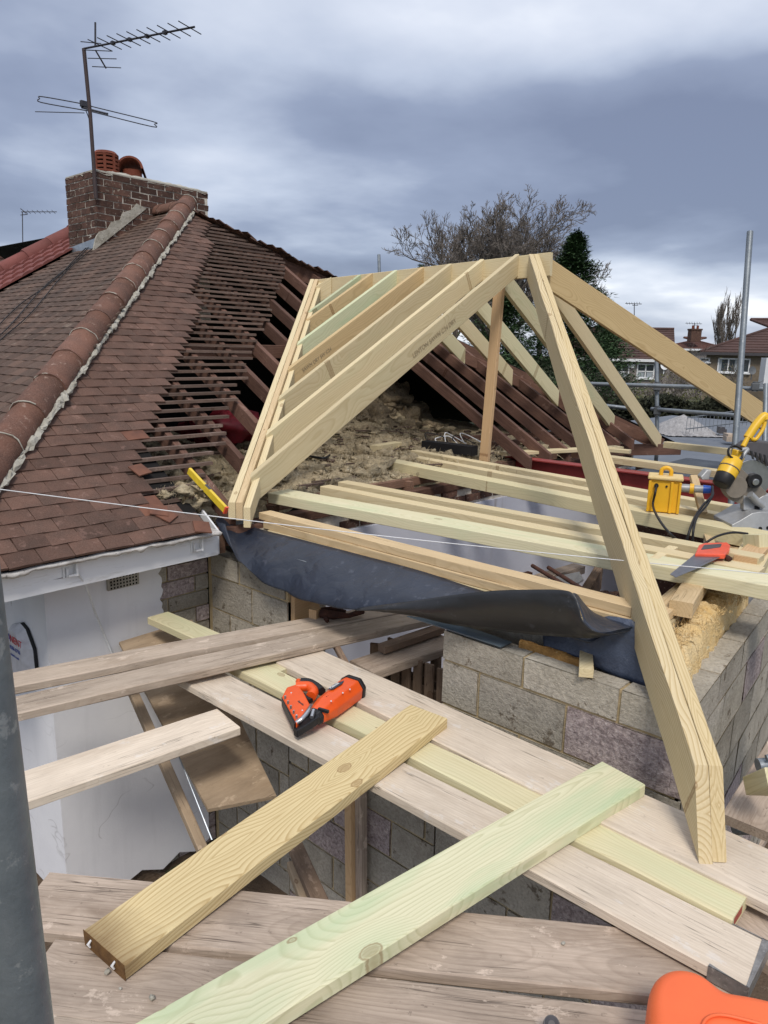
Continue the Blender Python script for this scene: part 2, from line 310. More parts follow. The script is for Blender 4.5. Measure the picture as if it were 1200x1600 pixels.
M['saw_yellow'] = plain('yellow_saw_housing', (.78, .47, .02), .4, .5, 0, .05, 9)
M['black'] = plain('black_rubber', (.014, .014, .016), .5, .4)
M['greycast'] = plain('grey_cast_alloy', (.36, .37, .38), .45, .5, .3)
M['dkgrey'] = plain('dark_grey_guard', (.07, .065, .07), .5, .4)
M['guard'] = plain('dusty_brown_guard', (.22, .195, .165), .6, .4)
M['blue'] = plain('blue_plug', (.01, .09, .50), .4, .5)
M['orangepl'] = mottled('orange_tool_plastic', (.82, .105, .012), (.72, .085, .01), 9, None, .38, .15, 200, .001, spec=.5)
M['orangebig'] = mottled('soft_orange_plastic', (.86, .165, .05), (.78, .14, .045), 4, None, .5, .25, 260, .0012, spec=.4)
M['redor'] = plain('red_orange_handle', (.78, .10, .045), .4, .5)
M['steel'] = plain('bare_steel', (.55, .56, .58), .3, .5, .9)
M['sawblade'] = plain('dark_saw_steel', (.20, .205, .23), .38, .5, .7)
M['rust'] = mottled('rusty_iron', (.085, .035, .022), (.045, .022, .018), 20, (.13, .06, .035), .85, .6, 90, .003)
M['levely'] = plain('yellow_level_paint', (.78, .56, .04), .4, .5)
M['white'] = plain('white_plastic', (.78, .79, .80), .4, .5)
M['whitebox'] = plain('off_white_alarm_plastic', (.62, .62, .66), .35, .5)
M['navy'] = plain('navy_blue_print', (.012, .014, .14), .4, .5)
M['redprint'] = plain('red_print', (.60, .03, .05), .5, .4)
M['blueprint'] = plain('blue_print', (.03, .07, .35), .5, .4)
M['stamp'] = plain('timber_stamp_ink', (.36, .29, .19), .9, .1)
M['terracotta'] = plain('terracotta_pot', (.20, .055, .03), .75, .3, 0, .15, 10, .3)
M['dark'] = plain('dark_roof_felt', (.018, .017, .017), .95, .1)
M['redbag'] = plain('dark_red_plastic_sack', (.20, .012, .024), .5, .4, 0, .3, 7)
M['antenna'] = plain('dark_grey_aerial', (.05, .05, .06), .5, .4, .4)
M['mast'] = plain('dull_brown_mast', (.075, .055, .055), .6, .4, .4)
M['string'] = plain('white_string', (.72, .73, .75), .8, .2)
M['paper'] = plain('white_paper', (.75, .75, .75), .7, .2)
M['flatroof'] = mottled('grey_roofing_felt', (.15, .165, .19), (.11, .125, .15), 1.5, (.12, .13, .16), .6, .3, 30, .004, rnd=False)
M['gravel'] = mottled('pale_grey_gravel', (.46, .45, .45), (.33, .32, .32), 10, (.20, .19, .19), .95, 1, 35, .03, speck=(.5, (.22, .21, .21)))
M['bark'] = mottled('grey_brown_bark', (.19, .165, .145), (.125, .108, .095), 8, None, .95, .5, 50, .01)
M['conifer'] = mottled('dark_green_conifer', (.055, .10, .04), (.034, .066, .028), 1.2, None, .85, .1, 30, .01, rnd=False, vary=0)
M['shrubleaf'] = mottled('olive_shrub_leaf', (.15, .15, .065), (.09, .095, .045), .9, None, .85, .1, 30, .01, rnd=False)
M['hedge'] = mottled('dark_hedge', (.032, .035, .02), (.018, .022, .013), .9, None, .9, .1, 30, .01, rnd=False)
M['soil'] = mottled('brown_bare_soil', (.15, .105, .07), (.085, .062, .045), 2, (.20, .16, .12), .98, 1, 20, .02, rnd=False)
M['grass'] = mottled('garden_grass', (.055, .075, .028), (.075, .068, .04), .35, (.10, .085, .06), .98, .8, 8, .05, rnd=False)
M['pebble'] = mottled('brown_pebbledash', (.22, .18, .13), (.16, .13, .10), 6, None, .95, .8, 30, .01, rnd=False)
M['cream'] = mottled('pale_brown_wall', (.30, .27, .25), (.25, .22, .21), 3, None, .9, .3, 30, .01, rnd=False)
M['whitewall'] = mottled('white_far_wall', (.70, .72, .75), (.64, .66, .70), 3, None, .9, .2, 30, .01, rnd=False)
M['glass'] = plain('dark_window_glass', (.05, .065, .075), .12, .6)
M['curtain'] = plain('net_curtain', (.38, .42, .46), .8, .2)
M['farroof'] = mottled('brown_far_roof_tile', (.095, .055, .048), (.065, .040, .036), .8, None, .85, .4, 8, .01, rnd=False)
M['farroof_b'] = mottled('red_far_roof_tile', (.13, .065, .053), (.085, .045, .037), .9, None, .85, .4, 8, .01, rnd=False)
M['metaldark'] = plain('dark_fence_metal', (.24, .26, .28), .6, .4, .3)
M['deck'] = mottled('grey_wet_roofing', (.085, .10, .12), (.05, .058, .075), 4, (.12, .13, .15), .85, .4, 30, .006, rnd=False)
M['paint'] = plain('white_window_frame', (.80, .82, .84), .5, .4)
M['strip'] = mottled('grey_white_painted_felt', (.62, .60, .58), (.30, .28, .26), 14, (.12, .11, .10), .6, .5, 60, .003, rnd=False)
M['galvd'] = plain('blue_grey_steel_plate', (.11, .15, .19), .4, .5, .5)
M['galvb'] = mottled('dull_metal_band', (.33, .32, .31), (.20, .19, .185), 30, (.45, .44, .42), .5, .6, 120, .003, metal=.6)
def room_mat():
    m, nt, b = newmat('stained_lilac_plaster', .85, .25); P = coords(nt, 'Object', False)
    s = nt.nodes.new('ShaderNodeSeparateXYZ'); nt.links.new(P, s.inputs[0])
    c = mix(nt, rmp(nt, nz(nt, P, 1.6, 4), [(.3, 0.0), (.75, 1.0)]), (.60, .62, .70), (.53, .55, .63))
    st = nz(nt, vmul(nt, P, (16, 1, .8)), 1, 4, .6); sm = rmp(nt, st, [(.50, 0.0), (.62, 1.0)])
    def band(x0, w_, z0, z1):
        fx = mth(nt, 'SUBTRACT', 1.0, mth(nt, 'MULTIPLY', mth(nt, 'ABSOLUTE', mth(nt, 'SUBTRACT', s.outputs[0], x0)), 1/w_), clamp=True)
        fz = mth(nt, 'MULTIPLY_ADD', s.outputs[2], 1/(z1-z0), -z0/(z1-z0), clamp=True); return mth(nt, 'MULTIPLY', fx, fz)
    g = mth(nt, 'ADD', band(5.9, .35, -2.1, -1.55), mth(nt, 'MULTIPLY', band(4.8, .2, -2.9, -1.9), .0), clamp=True)
    c = mix(nt, mth(nt, 'MULTIPLY', mth(nt, 'MULTIPLY', g, sm), .75), c, (.22, .18, .13))
    nt.links.new(c, b.inputs['Base Color']); return m
M['room'] = room_mat()
M['dpcb'] = mottled('wrinkled_blue_membrane', (.06, .078, .125), (.035, .046, .075), 6, (.09, .11, .16), .42, .9, 28, .006, rnd=False, spec=.55)
M['plate'] = wood('raw_eave_plate', (.60, .46, .28), (.40, .28, .14), .35, 1, 0, .8, .12, .85)
M['plate_b'] = wood('rough_lower_plate', (.52, .43, .27), (.30, .23, .13), .4, .6, .1, 2, .3, .9)
M['hipnew'] = wood('bright_hip_timber', (.70, .57, .34), (.46, .33, .15), .75, .8, .04)
M['hipnew2'] = wood('bright_hip_timber_paler', (.72, .60, .38), (.48, .35, .17), .85, .5, .04)
M['hipgold'] = wood('golden_hip_timber', (.66, .50, .27), (.42, .28, .12), .5, 1.6, 0)
M['jorange'] = wood('warm_rafter', (.56, .42, .23), (.36, .25, .12), .45, 1, .05)
M['new_b2'] = wood('green_rafter', (.60, .62, .42), (.42, .42, .24), .45, 1, .5)
M['jgreen'] = wood('pale_joist_with_green_stain', (.68, .63, .44), (.46, .42, .22), .35, 1.2, .35)
M['jnew2'] = wood('pale_joist', (.68, .60, .38), (.46, .38, .2), .35, 1.2, .15)
M['yellowpale'] = plain('pale_yellow_lid', (.74, .56, .26), .6, .3)  # lid tone, paler than the yellow case
M['redmark'] = plain('faded_red_paint', (.38, .10, .07), .8, .2)
M['darkend'] = mottled('dark_stained_end_grain', (.16, .085, .03), (.09, .045, .018), 30, None, .8, .5, 120, .002)
M['scaffold_dark'] = plain('dark_grey_coupler', (.13, .14, .15), .6, .4, .4)
M['navyp'] = plain('dark_name_plate', (.03, .035, .06), .4, .5)
# ------------------------------------------------------------------ timbers
def timber(name, p0, p1, w, h, mat, parent=None, plumb=False, seg=.12, wob=.0015, ch=.003, bow=0, side=None, roll=0, ext=0):
    """p0, p1: centre line of the TOP face; w across, h deep. side: 'l'/'r' puts p0-p1 on that top edge instead."""
    p0, p1 = V(p0), V(p1); L_ = (p1-p0).length; ex = (p1-p0)/L_
    ey = V((0, 0, 1)).cross(ex)
    ey = ey.normalized() if ey.length > 1e-3 else V((0, 1, 0)); ez = ex.cross(ey)
    if roll:
        q = Matrix.Rotation(roll, 3, ex); ey = q @ ey; ez = q @ ez
    if side == 'l': p0 = p0-ey*w/2
    if side == 'r': p0 = p0+ey*w/2
    k = ex.z/ez.z if (plumb and abs(ez.z) > .05) else 0
    n = max(2, int(L_/seg)); vs = []; sec = [(-w/2+ch, 0), (w/2-ch, 0), (w/2, -ch), (w/2, -h+ch), (w/2-ch, -h), (-w/2+ch, -h), (-w/2, -h+ch), (-w/2, -ch)]
    s0 = random.random()*50
    for i in range(n+1):
        t = i/n; x = t*L_
        for j, (a, b) in enumerate(sec):
            dy = (noise.noise((x*1.7, s0+(j//2)*3.1, 0)))*wob*1.5; dz = (noise.noise((x*2.1, s0+9+(j//2)*3.1, 4)))*wob + bow*sin(pi*t)
            vs.append((x+k*b-(ext*b/h if i == n else 0), a+dy, b+dz))
    fs = [(i*8+j, (i+1)*8+j, (i+1)*8+(j+1) % 8, i*8+(j+1) % 8) for i in range(n) for j in range(8)]
    fs += [tuple(range(8)), tuple(range(n*8+7, n*8-1, -1))]
    mb = MB(); mb.add(vs, fs); me = mb.mesh(name, mat)
    o = bpy.data.objects.new(name, me); col.objects.link(o)
    mw = Matrix(((ex.x, ey.x, ez.x, p0.x), (ex.y, ey.y, ez.y, p0.y), (ex.z, ey.z, ez.z, p0.z), (0, 0, 0, 1)))
    o.matrix_world = mw
    if parent is not None: attach(o, parent)
    return o
def fitboard(name, la, lb, ra, rb, z, w, h, mat, **kw):
    """top face given by its two long edges in the photo (a = one end, b = the other), lying level at z"""
    a = (az(*la, z)+az(*ra, z))/2; b = (az(*lb, z)+az(*rb, z))/2
    return timber(name, a, b, w, h, mat, **kw)
# ------------------------------------------------------------------ ground
GZ = -3.5
mb = MB(); n = 60
def gpos(i, j):
    a = (i/n*2-1); b_ = (j/n*2-1); return (math.copysign(abs(a)**3, a)*900, math.copysign(abs(b_)**3, b_)*900)
vs = [V((*gpos(i, j), GZ)) for i in range(n+1) for j in range(n+1)]
mb.add(vs, [(i*(n+1)+j, (i+1)*(n+1)+j, (i+1)*(n+1)+j+1, i*(n+1)+j+1) for i in range(n) for j in range(n)])
tag(mb.build('ground', M['grass']), kind='structure')
mb = MB(); m_ = 40                                      # trodden building-site soil round the house
vs = [V((-3+i*.3, -3+j*.3, GZ+.02+.07*noise.noise((i*.35, j*.35, 2))+.04*noise.noise((i*.9, j*.9, 7)))) for i in range(m_) for j in range(m_)]
for k in range(len(vs)):
    i, j = divmod(k, m_)
    if i in (0, m_-1) or j in (0, m_-1): vs[k].z = GZ-.03
mb.add(vs, [(i*m_+j, (i+1)*m_+j, (i+1)*m_+j+1, i*m_+j+1) for i in range(m_-1) for j in range(m_-1)], smooth=True)
tag(mb.build('site_soil', M['soil']), kind='structure')
# ------------------------------------------------------------------ old house
house = empty('house', (1.6, 3.94, GZ), 'old hipped bungalow with brown tiled roof, white rendered wall and half stripped hip end', 'house')
WY, WX, PARTY = 3.94, 1.615, 9.2
APX, APY, APZ = 5.3, EY+(5.3-EX), EZ+SL*(5.3-EX)
HALF = APX-EX; FX = APX+HALF
def hipz1(Y): return EZ+SL*(Y-EY)
def hipz2(X): return EZ+SL*(X-EX)
wl = MB()
# painted wall facing the viewer with a ragged right edge, and the return wall with the alarm
pts = [(WX, GZ-.1), (2.62, GZ-.1)]
pts = [(WX, -3.36), (1.8, -3.33), (1.95, -3.40), (2.1, -3.36), (2.25, -3.44), (2.38, -3.38), (2.5, -3.44), (2.62, -3.40)]
edge = [(2.62, -2.4), (2.6, -2.2), (2.45, -1.98)]
z = -1.97; x = 2.33
random.seed(3)
while z < -1.30: edge.append((x+random.uniform(-.018, .018), z)); z += .028
edge += [(2.30, -1.285), (2.24, -1.27), (2.2, -1.262), (2.16, -1.17), (WX, -1.17)]
poly = pts+edge
wl.prism([(x, WY, z) for x, z in poly], 0, dirv=(0, .03, 0))
wl.prism([(WX+.004, WY+.034, -1.1), (WX+.004, 14, -1.1), (WX+.004, 14, -3.36), (WX+.004, WY+.034, -3.36)], 0, dirv=(.22, 0, 0))
wall = wl.build('wall', M['render'], house)
pl_ = MB(); pl_.box((2.14, WY+.15, (GZ-.1-3.36)/2-.1), (1.05-.02, .22, .16+.4))
pl_.build('plinth', M['soil'], house)
# raw block work where the render stops
def block_run(parent, o, dx, nrm, length, courses, thick=.1, blen=.437, joint=.014, mats=('block',), pinks=(), skip=lambda a, b, z0, z1: False, seed=1, name='block', offs=None):
    """o: start point at the top; dx: unit direction; courses: list of heights from the top down"""
    rnd = random.Random(seed); dx = V(dx).normalized(); nrm = V(nrm).normalized(); z = o[2]; cache = {}
    for ci, h in enumerate(courses):
        off = (offs[ci] if offs else (0 if ci % 2 == 0 else -(blen+joint)/2)); a = off
        while a < length-.02:
            s0 = max(a, 0); s1 = min(a+blen, length); a += blen+joint
            if s1-s0 < .03 or skip(s0, s1, z-h, z): continue
            key = (round(s1-s0, 3), h, rnd.randint(0, 2))
            pink = any(c_ == ci and abs(p_-s0) < .06 for c_, p_ in pinks) or (pinks and rnd.random() < .3 and ci > 2)
            mk = 'block_pink' if pink else 'block'; key += (mk,)
            if key not in cache:
                b = MB(); lx = s1-s0; k = max(1, int(lx/.11)); kz = max(1, int(h/.1)); q = rnd.random()*40
                vs = []; fs = []
                for i in range(k+1):                                    # gently uneven face
                    for j in range(kz+1):
                        d = .004*noise.noise((i*.9+q, j*.9, q)); ex_ = (i in (0, k)) or (j in (0, kz))
                        vs.append((i/k*lx+(0 if 0 < i < k else rnd.uniform(-.002, .002)), -(.003 if ex_ else 0)+d, -h+j/kz*h+(0 if 0 < j < kz else rnd.uniform(-.002, .002))))
                fs = [(i*(kz+1)+j, (i+1)*(kz+1)+j, (i+1)*(kz+1)+j+1, i*(kz+1)+j+1) for i in range(k) for j in range(kz)]
                b.add(vs, fs, smooth=False)
                b.add([(0, 0, -h), (lx, 0, -h), (lx, 0, 0), (0, 0, 0), (0, thick, -h), (lx, thick, -h), (lx, thick, 0), (0, thick, 0)], [(4, 7, 6, 5), (0, 4, 5, 1), (3, 2, 6, 7), (0, 3, 7, 4), (1, 5, 6, 2)])
                cache[key] = b.mesh(name, M[mk])
            ob = bpy.data.objects.new(name, cache[key]); p = V(o)+dx*s0; col.objects.link(ob)
            yv = -nrm
            ob.matrix_world = Matrix(((dx.x, yv.x, 0, p.x+nrm.x*rnd.uniform(0, .003)), (dx.y, yv.y, 0, p.y+nrm.y*rnd.uniform(0, .003)), (0, 0, 1, z), (0, 0, 0, 1)))
            attach(ob, parent)
        z -= h+joint
mo = MB(); mo.box(((2.2+2.695)/2, WY+.115, (-1.25-3.4)/2), (.49, .14, 2.14)); bm_ = mo.build('raw_wall', M['jmortar'], house)
block_run(bm_, (2.25, WY+.038, -1.262), (1, 0, 0), (0, -1, 0), .445, [.09, .09, .1, .09, .1, .09]+[.1]*14, .1, .44, .012, seed=4, offs=[-.1, -.3]*10, pinks=((2, 0.0), (1, .1)))
# roof deck (dark felt) for the three slopes, with tiles on top
dk = MB()
dk.prism([(EX, EY, hipz1(EY)-.03), (2.5, EY, hipz1(EY)-.03), (2.5, 4.4, hipz1(4.4)-.03), (5.3, 7.75, hipz1(7.75)-.03), (APX, APY, APZ-.03)], 0, dirv=(0, 0, -.006))
deck1 = dk.build('hip_slope', M['dark'], house)
dk = MB(); dk.prism([(EX, EY, EZ-.03), (APX, APY, APZ-.03), (APX, PARTY, APZ-.03), (EX, PARTY, EZ-.03)], 0, dirv=(0, 0, -.006)); deck2 = dk.build('side_slope', M['dark'], house)
dk = MB(); dk.prism([(APX, APY, APZ-.03), (FX, EY, EZ-.03), (FX, 14, EZ-.03), (APX, 14, APZ-.03)], 0, dirv=(0, 0, -.01)); dk.build('rear_slope', M['dark'], house)
dk = MB(); dk.prism([(EX+.8, 9.4, hipz2(EX+.8)-.08), (APX, 9.4, APZ-.1), (FX-.8, 9.4, hipz2(EX+.8)-.08), (FX-.8, 9.4, GZ), (EX+.8, 9.4, GZ)], 0, dirv=(0, .1, 0)); dk.build('party_wall', M['dark'], house)
ang = math.atan(SL); TG, TW = .1, .165
def tab(T, y):
    for (a, xa), (b, xb) in zip(T, T[1:]):
        if a <= y <= b: return xa+(xb-xa)*(y-a)/(b-a)
    return T[-1][1] if y > T[-1][0] else T[0][1]
TILE_R = [(3.5, 2.45), (3.68, 2.42), (3.8, 2.34), (4.12, 2.33), (4.3, 2.47), (4.65, 2.79), (4.9, 3.18), (5.22, 3.43), (5.96, 4.05), (7.25, 5.12), (7.86, 5.5), (8.1, 5.4)]
random.seed(11)
tiles = []
for i in range(52):
    Y = 3.60+i*TG*cos(ang); lim = tab(TILE_R, Y); x = EX+(Y-EY)-.1+(TW/2 if i % 2 else 0)
    x = math.floor(x/TW)*TW+(TW/2 if i % 2 else 0)
    while x+TW/2 < EX+(Y-EY)+.03: x += TW
    while x+TW < lim+.05:
        if Y < APY-.05: tiles.append((1, x+TW/2, Y))
        x += TW
for i in range(52):
    X = EX-.02+i*TG*cos(ang); y = math.floor((EY+(X-EX)-.1)/TW)*TW+(TW/2 if i % 2 else 0)
    while y < PARTY-.05:
        if y+TW/2 > EY+(X-EX)+.03 and X < APX: tiles.append((2, X, y+TW/2))
        y += TW
def tmesh(wid, name='tile', L_=.17, th=.013, seed=0):
    r_ = random.Random(seed); b = MB(); c = .0035
    v = [(-wid/2, 0), (wid/2, 0), (wid/2, L_), (-wid/2, L_)]
    v = [(a+r_.uniform(-.002, .002), b2+(r_.uniform(-.003, .003) if k < 2 else 0)) for k, (a, b2) in enumerate(v)]
    top = [V((a, b2, th)) for a, b2 in v]; bot = [V((a, b2, 0)) for a, b2 in v]
    mid = (v[0][0]+v[1][0])/2
    vs = [top[0], V((mid, (v[0][1]+v[1][1])/2, th+.003)), top[1], top[2], V((mid, L_, th+.003)), top[3], bot[0], bot[1], bot[2], bot[3]]
    b.add(vs, [(0, 1, 4, 5), (1, 2, 3, 4), (6, 7, 2, 1, 0), (7, 8, 3, 2), (9, 6, 0, 5), (6, 9, 8, 7)])
    return b
tm = [tmesh(TW-.004, seed=s).mesh('tile', M['tile']) for s in range(6)]
tm2 = [tmesh(TW-.004, seed=s).mesh('tile', M['tile_shade']) for s in range(6)]
tmb = [tmesh(TW-.004, seed=s) for s in range(6)]
tmn = tmesh(TW-.004, seed=9).mesh('tile', M['tile_new'])
def tmat(kind, a, b, jit=1):
    tl = rad(3.5)+random.uniform(-1, 1)*rad(.9)*jit; rz = random.uniform(-1, 1)*rad(.9)*jit; lift = random.uniform(0, .003)*jit
    if kind == 1:
        return Matrix.Translation((a, b, hipz1(b)-.004+lift)) @ Matrix.Rotation(ang-tl, 4, 'X') @ Matrix.Rotation(rz, 4, 'Z')
    return Matrix.Translation((a, b, hipz2(a)-.004+lift)) @ Matrix.Rotation(-pi/2, 4, 'Z') @ Matrix.Rotation(ang-tl, 4, 'X') @ Matrix.Rotation(rz, 4, 'Z')
def vis(t):
    k, a, b = t; p = V((a, b, hipz1(b) if k == 1 else hipz2(a))); d = p.dot(FW); x = 600+FPX*p.dot(RT)/d; y = 800-FPX*p.dot(UP)/d
    nn = NRM1 if k == 1 else V((-SL, 0, 1)).normalized()
    on = -20 < x < 1220 and y < 1620
    return (on, -nn.dot(p.normalized())/d**2)
inv = sorted(tiles, key=lambda t: (not vis(t)[0], -vis(t)[1]))
rest = {1: MB(), 2: MB()}
for i, t in enumerate(inv):
    k, a, b = t; m4 = tmat(k, a, b)
    if i < 300:
        last = k == 1 and a > tab(TILE_R, b)-TW*1.05 and random.random() < .08 and b < 6
        o = bpy.data.objects.new('tile', tmn if last else random.choice(tm if k == 1 else tm2)); col.objects.link(o); o.matrix_world = m4; attach(o, deck1 if k == 1 else deck2)
    else:
        s = random.choice(tmb); rest[k].add([m4 @ V(v) for v in s.v], s.f)
tag(rest[1].build('tile_field', M['tile'], deck1), kind='stuff'); tag(rest[2].build('tile_field', M['tile_shade'], deck2), kind='stuff')
# a few broken, orange edged tiles by the eave
for (px, py, rz) in ((272, 812, .5), (318, 833, -.4), (228, 742, .2), (262, 800, 1.1)):
    p = asl(px, py, .02); o = bpy.data.objects.new('broken_tile', tmn); col.objects.link(o)
    o.matrix_world = Matrix.Translation(p) @ Matrix.Rotation(ang-.08, 4, 'X') @ Matrix.Rotation(rz, 4, 'Z') @ Matrix.Scale(.62, 4); attach(o, deck1)
# hip tiles
hd = V((1, 1, SL)).normalized(); hs = V((1, -1, 0)).normalized(); hu = hd.cross(hs)*-1
if hu.z < 0: hu = -hu
def halfround(L_, r, parent, base, ex, ey, ez, mat='hiptile', name='hip_tile', seed=0):
    b = MB(); k = 12; rings = [(-.02, r*1.03), (.0, r*1.06), (.03, r*1.05), (L_*.5, r), (L_+.02, r*.95)]
    rr = random.Random(seed); dr = rr.uniform(-.004, .004); wv = [noise.noise((j*.7, seed*2.3, 0))*.006 for j in range(k+1)]
    vs = []
    for (x, q) in rings:
        for j in range(k+1):
            a = rad(-105+210*j/k); vs.append((x, sin(a)*(q+dr+wv[j]), cos(a)*(q+dr+wv[j])))
        for j in range(k, -1, -1):
            a = rad(-105+210*j/k); vs.append((x, sin(a)*(q-.016), cos(a)*(q-.016)))
    n = 2*(k+1); fs = [(i*n+j, (i+1)*n+j, (i+1)*n+(j+1) % n, i*n+(j+1) % n) for i in range(len(rings)-1) for j in range(n)]
    fs += [tuple(list(range(n))[::-1]), tuple(range((len(rings)-1)*n, len(rings)*n))]
    b.add(vs, fs); o = bpy.data.objects.new(name, b.mesh(name, M[mat])); col.objects.link(o)
    for p in o.data.polygons: p.use_smooth = len(p.vertices) == 4
    o.matrix_world = Matrix(((ex.x, ey.x, ez.x, base.x), (ex.y, ey.y, ez.y, base.y), (ex.z, ey.z, ez.z, base.z), (0, 0, 0, 1)))
    attach(o, parent); return o
HL = .385; start = V((EX, EY, EZ)); hy = hu.cross(hd)
tot = (V((APX, APY, APZ))-start).length; q = .0; si = 0
hipgrp = MB()
while q < tot-.1:
    base = start+hd*q+hu*.0+V((0, 0, .02))
    halfround(HL, .106, deck1, base, hd, hy, hu, seed=si)
    ring = []                                                     # pale mortar squeezed out at each joint
    for j in range(11):
        a = rad(-95+190*j/10); ring.append(base+hd*(HL-.012+random.uniform(-.006, .006))+(hy*sin(a)+hu*cos(a))*(.1085+random.uniform(-.003, .002)))
    if random.random() < .85:
        g_ = MB(); g_.tube(ring[random.randint(0, 4):random.randint(7, 11)], [random.uniform(.002, .006)]*0 or .0045, 5); g_.build('joint_mortar', M['mortar'], deck1)
    q += HL; si += 1
mbm = MB(); q = .3                                               # torn mortar bedding along the stripped side of the hip
while q < tot-.05:
    base = start+hd*q+hs*(.100+random.uniform(-.012, .01))+V((0, 0, -.005)); r = random.uniform(.012, .036)
    b = MB(); b.ball((0, 0, 0), r, 7); s_ = random.random()*30
    vs = [base+V(v)*(1+.9*noise.noise(V(v)*40+V((s_, 0, 0))))+V((0, 0, random.uniform(-.004, .01))) for v in b.v]
    vs = [v+hd*(v-base).dot(hd)*1.6-hu*(v-base).dot(hu)*.35 for v in vs]
    mbm.add(vs, b.f); q += random.uniform(.022, .045)
tag(mbm.build('mortar_bedding', M['mortar'], deck1), kind='stuff')
# short ridge from the hip top to the chimney
for k in range(3): halfround(.3, .10, deck2, V((APX, APY-.05+.27*k, APZ+.0)), V((0, 1, 0)), V((-1, 0, 0)), V((0, 0, 1)), name='ridge_tile', seed=40+k)
# the rough bedding left along the far hip
far = MB(); fh = V((1, -1, -SL)).normalized()
for k in range(24):
    p = V((APX, APY, APZ-.03))+fh*(.1+k*.105)+V((random.uniform(-.02, .02), 0, random.uniform(-.01, .02)))
    m4 = Matrix.Translation(p) @ Matrix.Rotation(pi/2, 4, 'Z') @ Matrix.Rotation(ang-.1, 4, 'X') @ Matrix.Rotation(random.uniform(-.2, .2), 4, 'Z')
    s = random.choice(tmb); far.add([m4 @ V(v) for v in s.v], s.f)
tag(far.build('far_hip_tile', M['tile'], deck1), kind='stuff')
# fascia, soffit, crumpled felt strip and gutter brackets
fb = MB(); fb.box(((.9+2.58)/2, 3.70-.01, -1.184), (1.68, .02, .148)); fa = fb.build('fascia', M['fascia'], house, .002)
fb = MB(); fb.box(((.9+2.575)/2, 3.82, -1.25), (1.67, .235, .012)); fb.build('soffit', M['fascia'], house)
fb = MB(); fb.prism([(2.583, 3.69, -1.105), (2.583, 3.93, -.95), (2.583, 3.93, -1.255), (2.583, 3.69, -1.255)], 0, dirv=(.012, 0, 0)); fb.build('box_end', M['fascia'], house)
st = MB(); k = 90; vs = []
for i in range(k+1):
    x = .95+1.6*i/k; w1 = noise.noise((x*7, 1, 0)); w2 = noise.noise((x*19, 5, 0))
    for (yy_, zz_) in ((3.72, -1.088), (3.63, -1.086+.006*w1), (3.592+.012*w2, -1.094+.010*w1), (3.61+.02*w1, -1.112+.020*w2+.014*w1), (3.675, -1.108+.012*w2)):
        vs.append((x, yy_, zz_))
st.add(vs, [(i*5+j, (i+1)*5+j, (i+1)*5+j+1, i*5+j+1) for i in range(k) for j in range(4)], smooth=True)
st.build('felt_strip', M['strip'], house)
def bracket(px, py, name='gutter_bracket'):
    p = ay(px, py, 3.675); b = MB(); x, y, z = p
    b.box((x-.03, 3.676, z), (.012, .008, .10)); b.box((x, 3.676, z+.02), (.05, .01, .03)); b.box((x+.03, 3.66, z), (.012, .03, .085)); b.box((x+.01, 3.655, z-.035), (.05, .012, .012)); b.box((x-.012, 3.672, z-.02), (.016, .012, .05))
    b.build(name, M['white'], house, .002)
bracket(108, 888); bracket(306, 850)
cb = MB(); A_ = [ay(120, 893, 3.66), ay(134, 915, 3.70), ay(146, 950, 3.82), ay(160, 985, 3.9), ay(176, 1024, 3.92), ay(186, 1060, 3.92)]
def smooth_path(P, n=6):
    P = [V(p) for p in P]; out = []
    for i in range(len(P)-1):
        a, b, c, d = P[max(i-1, 0)], P[i], P[i+1], P[min(i+2, len(P)-1)]
        for k in range(n):
            t = k/n; out.append(.5*((2*b)+(c-a)*t+(2*a-5*b+4*c-d)*t*t+(3*b-a-3*c+d)*t**3))
    return out+[P[-1]]
cb.tube(smooth_path(A_), .006, 6); cb.build('hanging_cable', M['white'], house)
cb = MB(); cb.tube([ay(25, 921, 3.686), ay(60, 911, 3.684), ay(105, 901, 3.68)], .0022, 5); cb.build('thin_cable', M['dkgrey'], house)
# vent
vb = MB(); c = ay(192, 907, WY-.01); vb.box(c, (.20, .02, .085)); vt = vb.build('air_brick', M['concrete'], house, .003)
hb = MB()
for i in range(9):
    for j in range(4): hb.box((c.x-.08+i*.02, c.y-.011, c.z-.03+j*.02), (.009, .004, .010))
hb.build('vent_hole', M['dark'], vt)
# alarm box on the return wall (a shallow faceted shield with print)
alarm = empty('alarm_box', (WX, 4.25, -1.78), 'white faceted alarm box with red and blue print on the white return wall', 'alarm box')
ac = ax(36, 1005, WX-.03); ay0, az0 = 4.25, -1.745
oct_ = [(-.17, .05), (-.12, .11), (.0, .15), (.07, .13), (.15, .03), (.155, -.09), (.12, -.19), (.03, -.24), (-.06, -.23), (-.15, -.12)]
S_ = 1.0
def AB(u, v, out): return V((WX-out, ay0-u*S_, az0+v*S_))       # u runs towards the viewer
ab = MB(); n = len(oct_)
o1 = [AB(u, v, .0) for u, v in oct_]; o2 = [AB(u, v, .02) for u, v in oct_]; o3 = [AB(u*.66-.02, v*.72, .062) for u, v in oct_]
ab.add(o1+o2, [(i, (i+1) % n, (i+1) % n+n, i+n) for i in range(n)], 1)
ab.add(o2+o3, [(i, (i+1) % n, (i+1) % n+n, i+n) for i in range(n)]+[tuple(range(n, 2*n))], 0)
ab.build('cover', [M['whitebox'], M['black']], alarm)
nb = MB(); nb.add([AB(.12, -.19, .0205), AB(.03, -.24, .0205), AB(-.06, -.23, .0205), AB(-.15, -.12, .0205), AB(-.13, -.085, .032), AB(-.06, -.165, .064), AB(.0, -.175, .064), AB(.06, -.14, .065)], [(0, 1, 6, 7), (1, 2, 5, 6), (2, 3, 4, 5)])
for v in range(len(nb.v)): nb.v[v] = (nb.v[v][0]-.003, nb.v[v][1], nb.v[v][2])
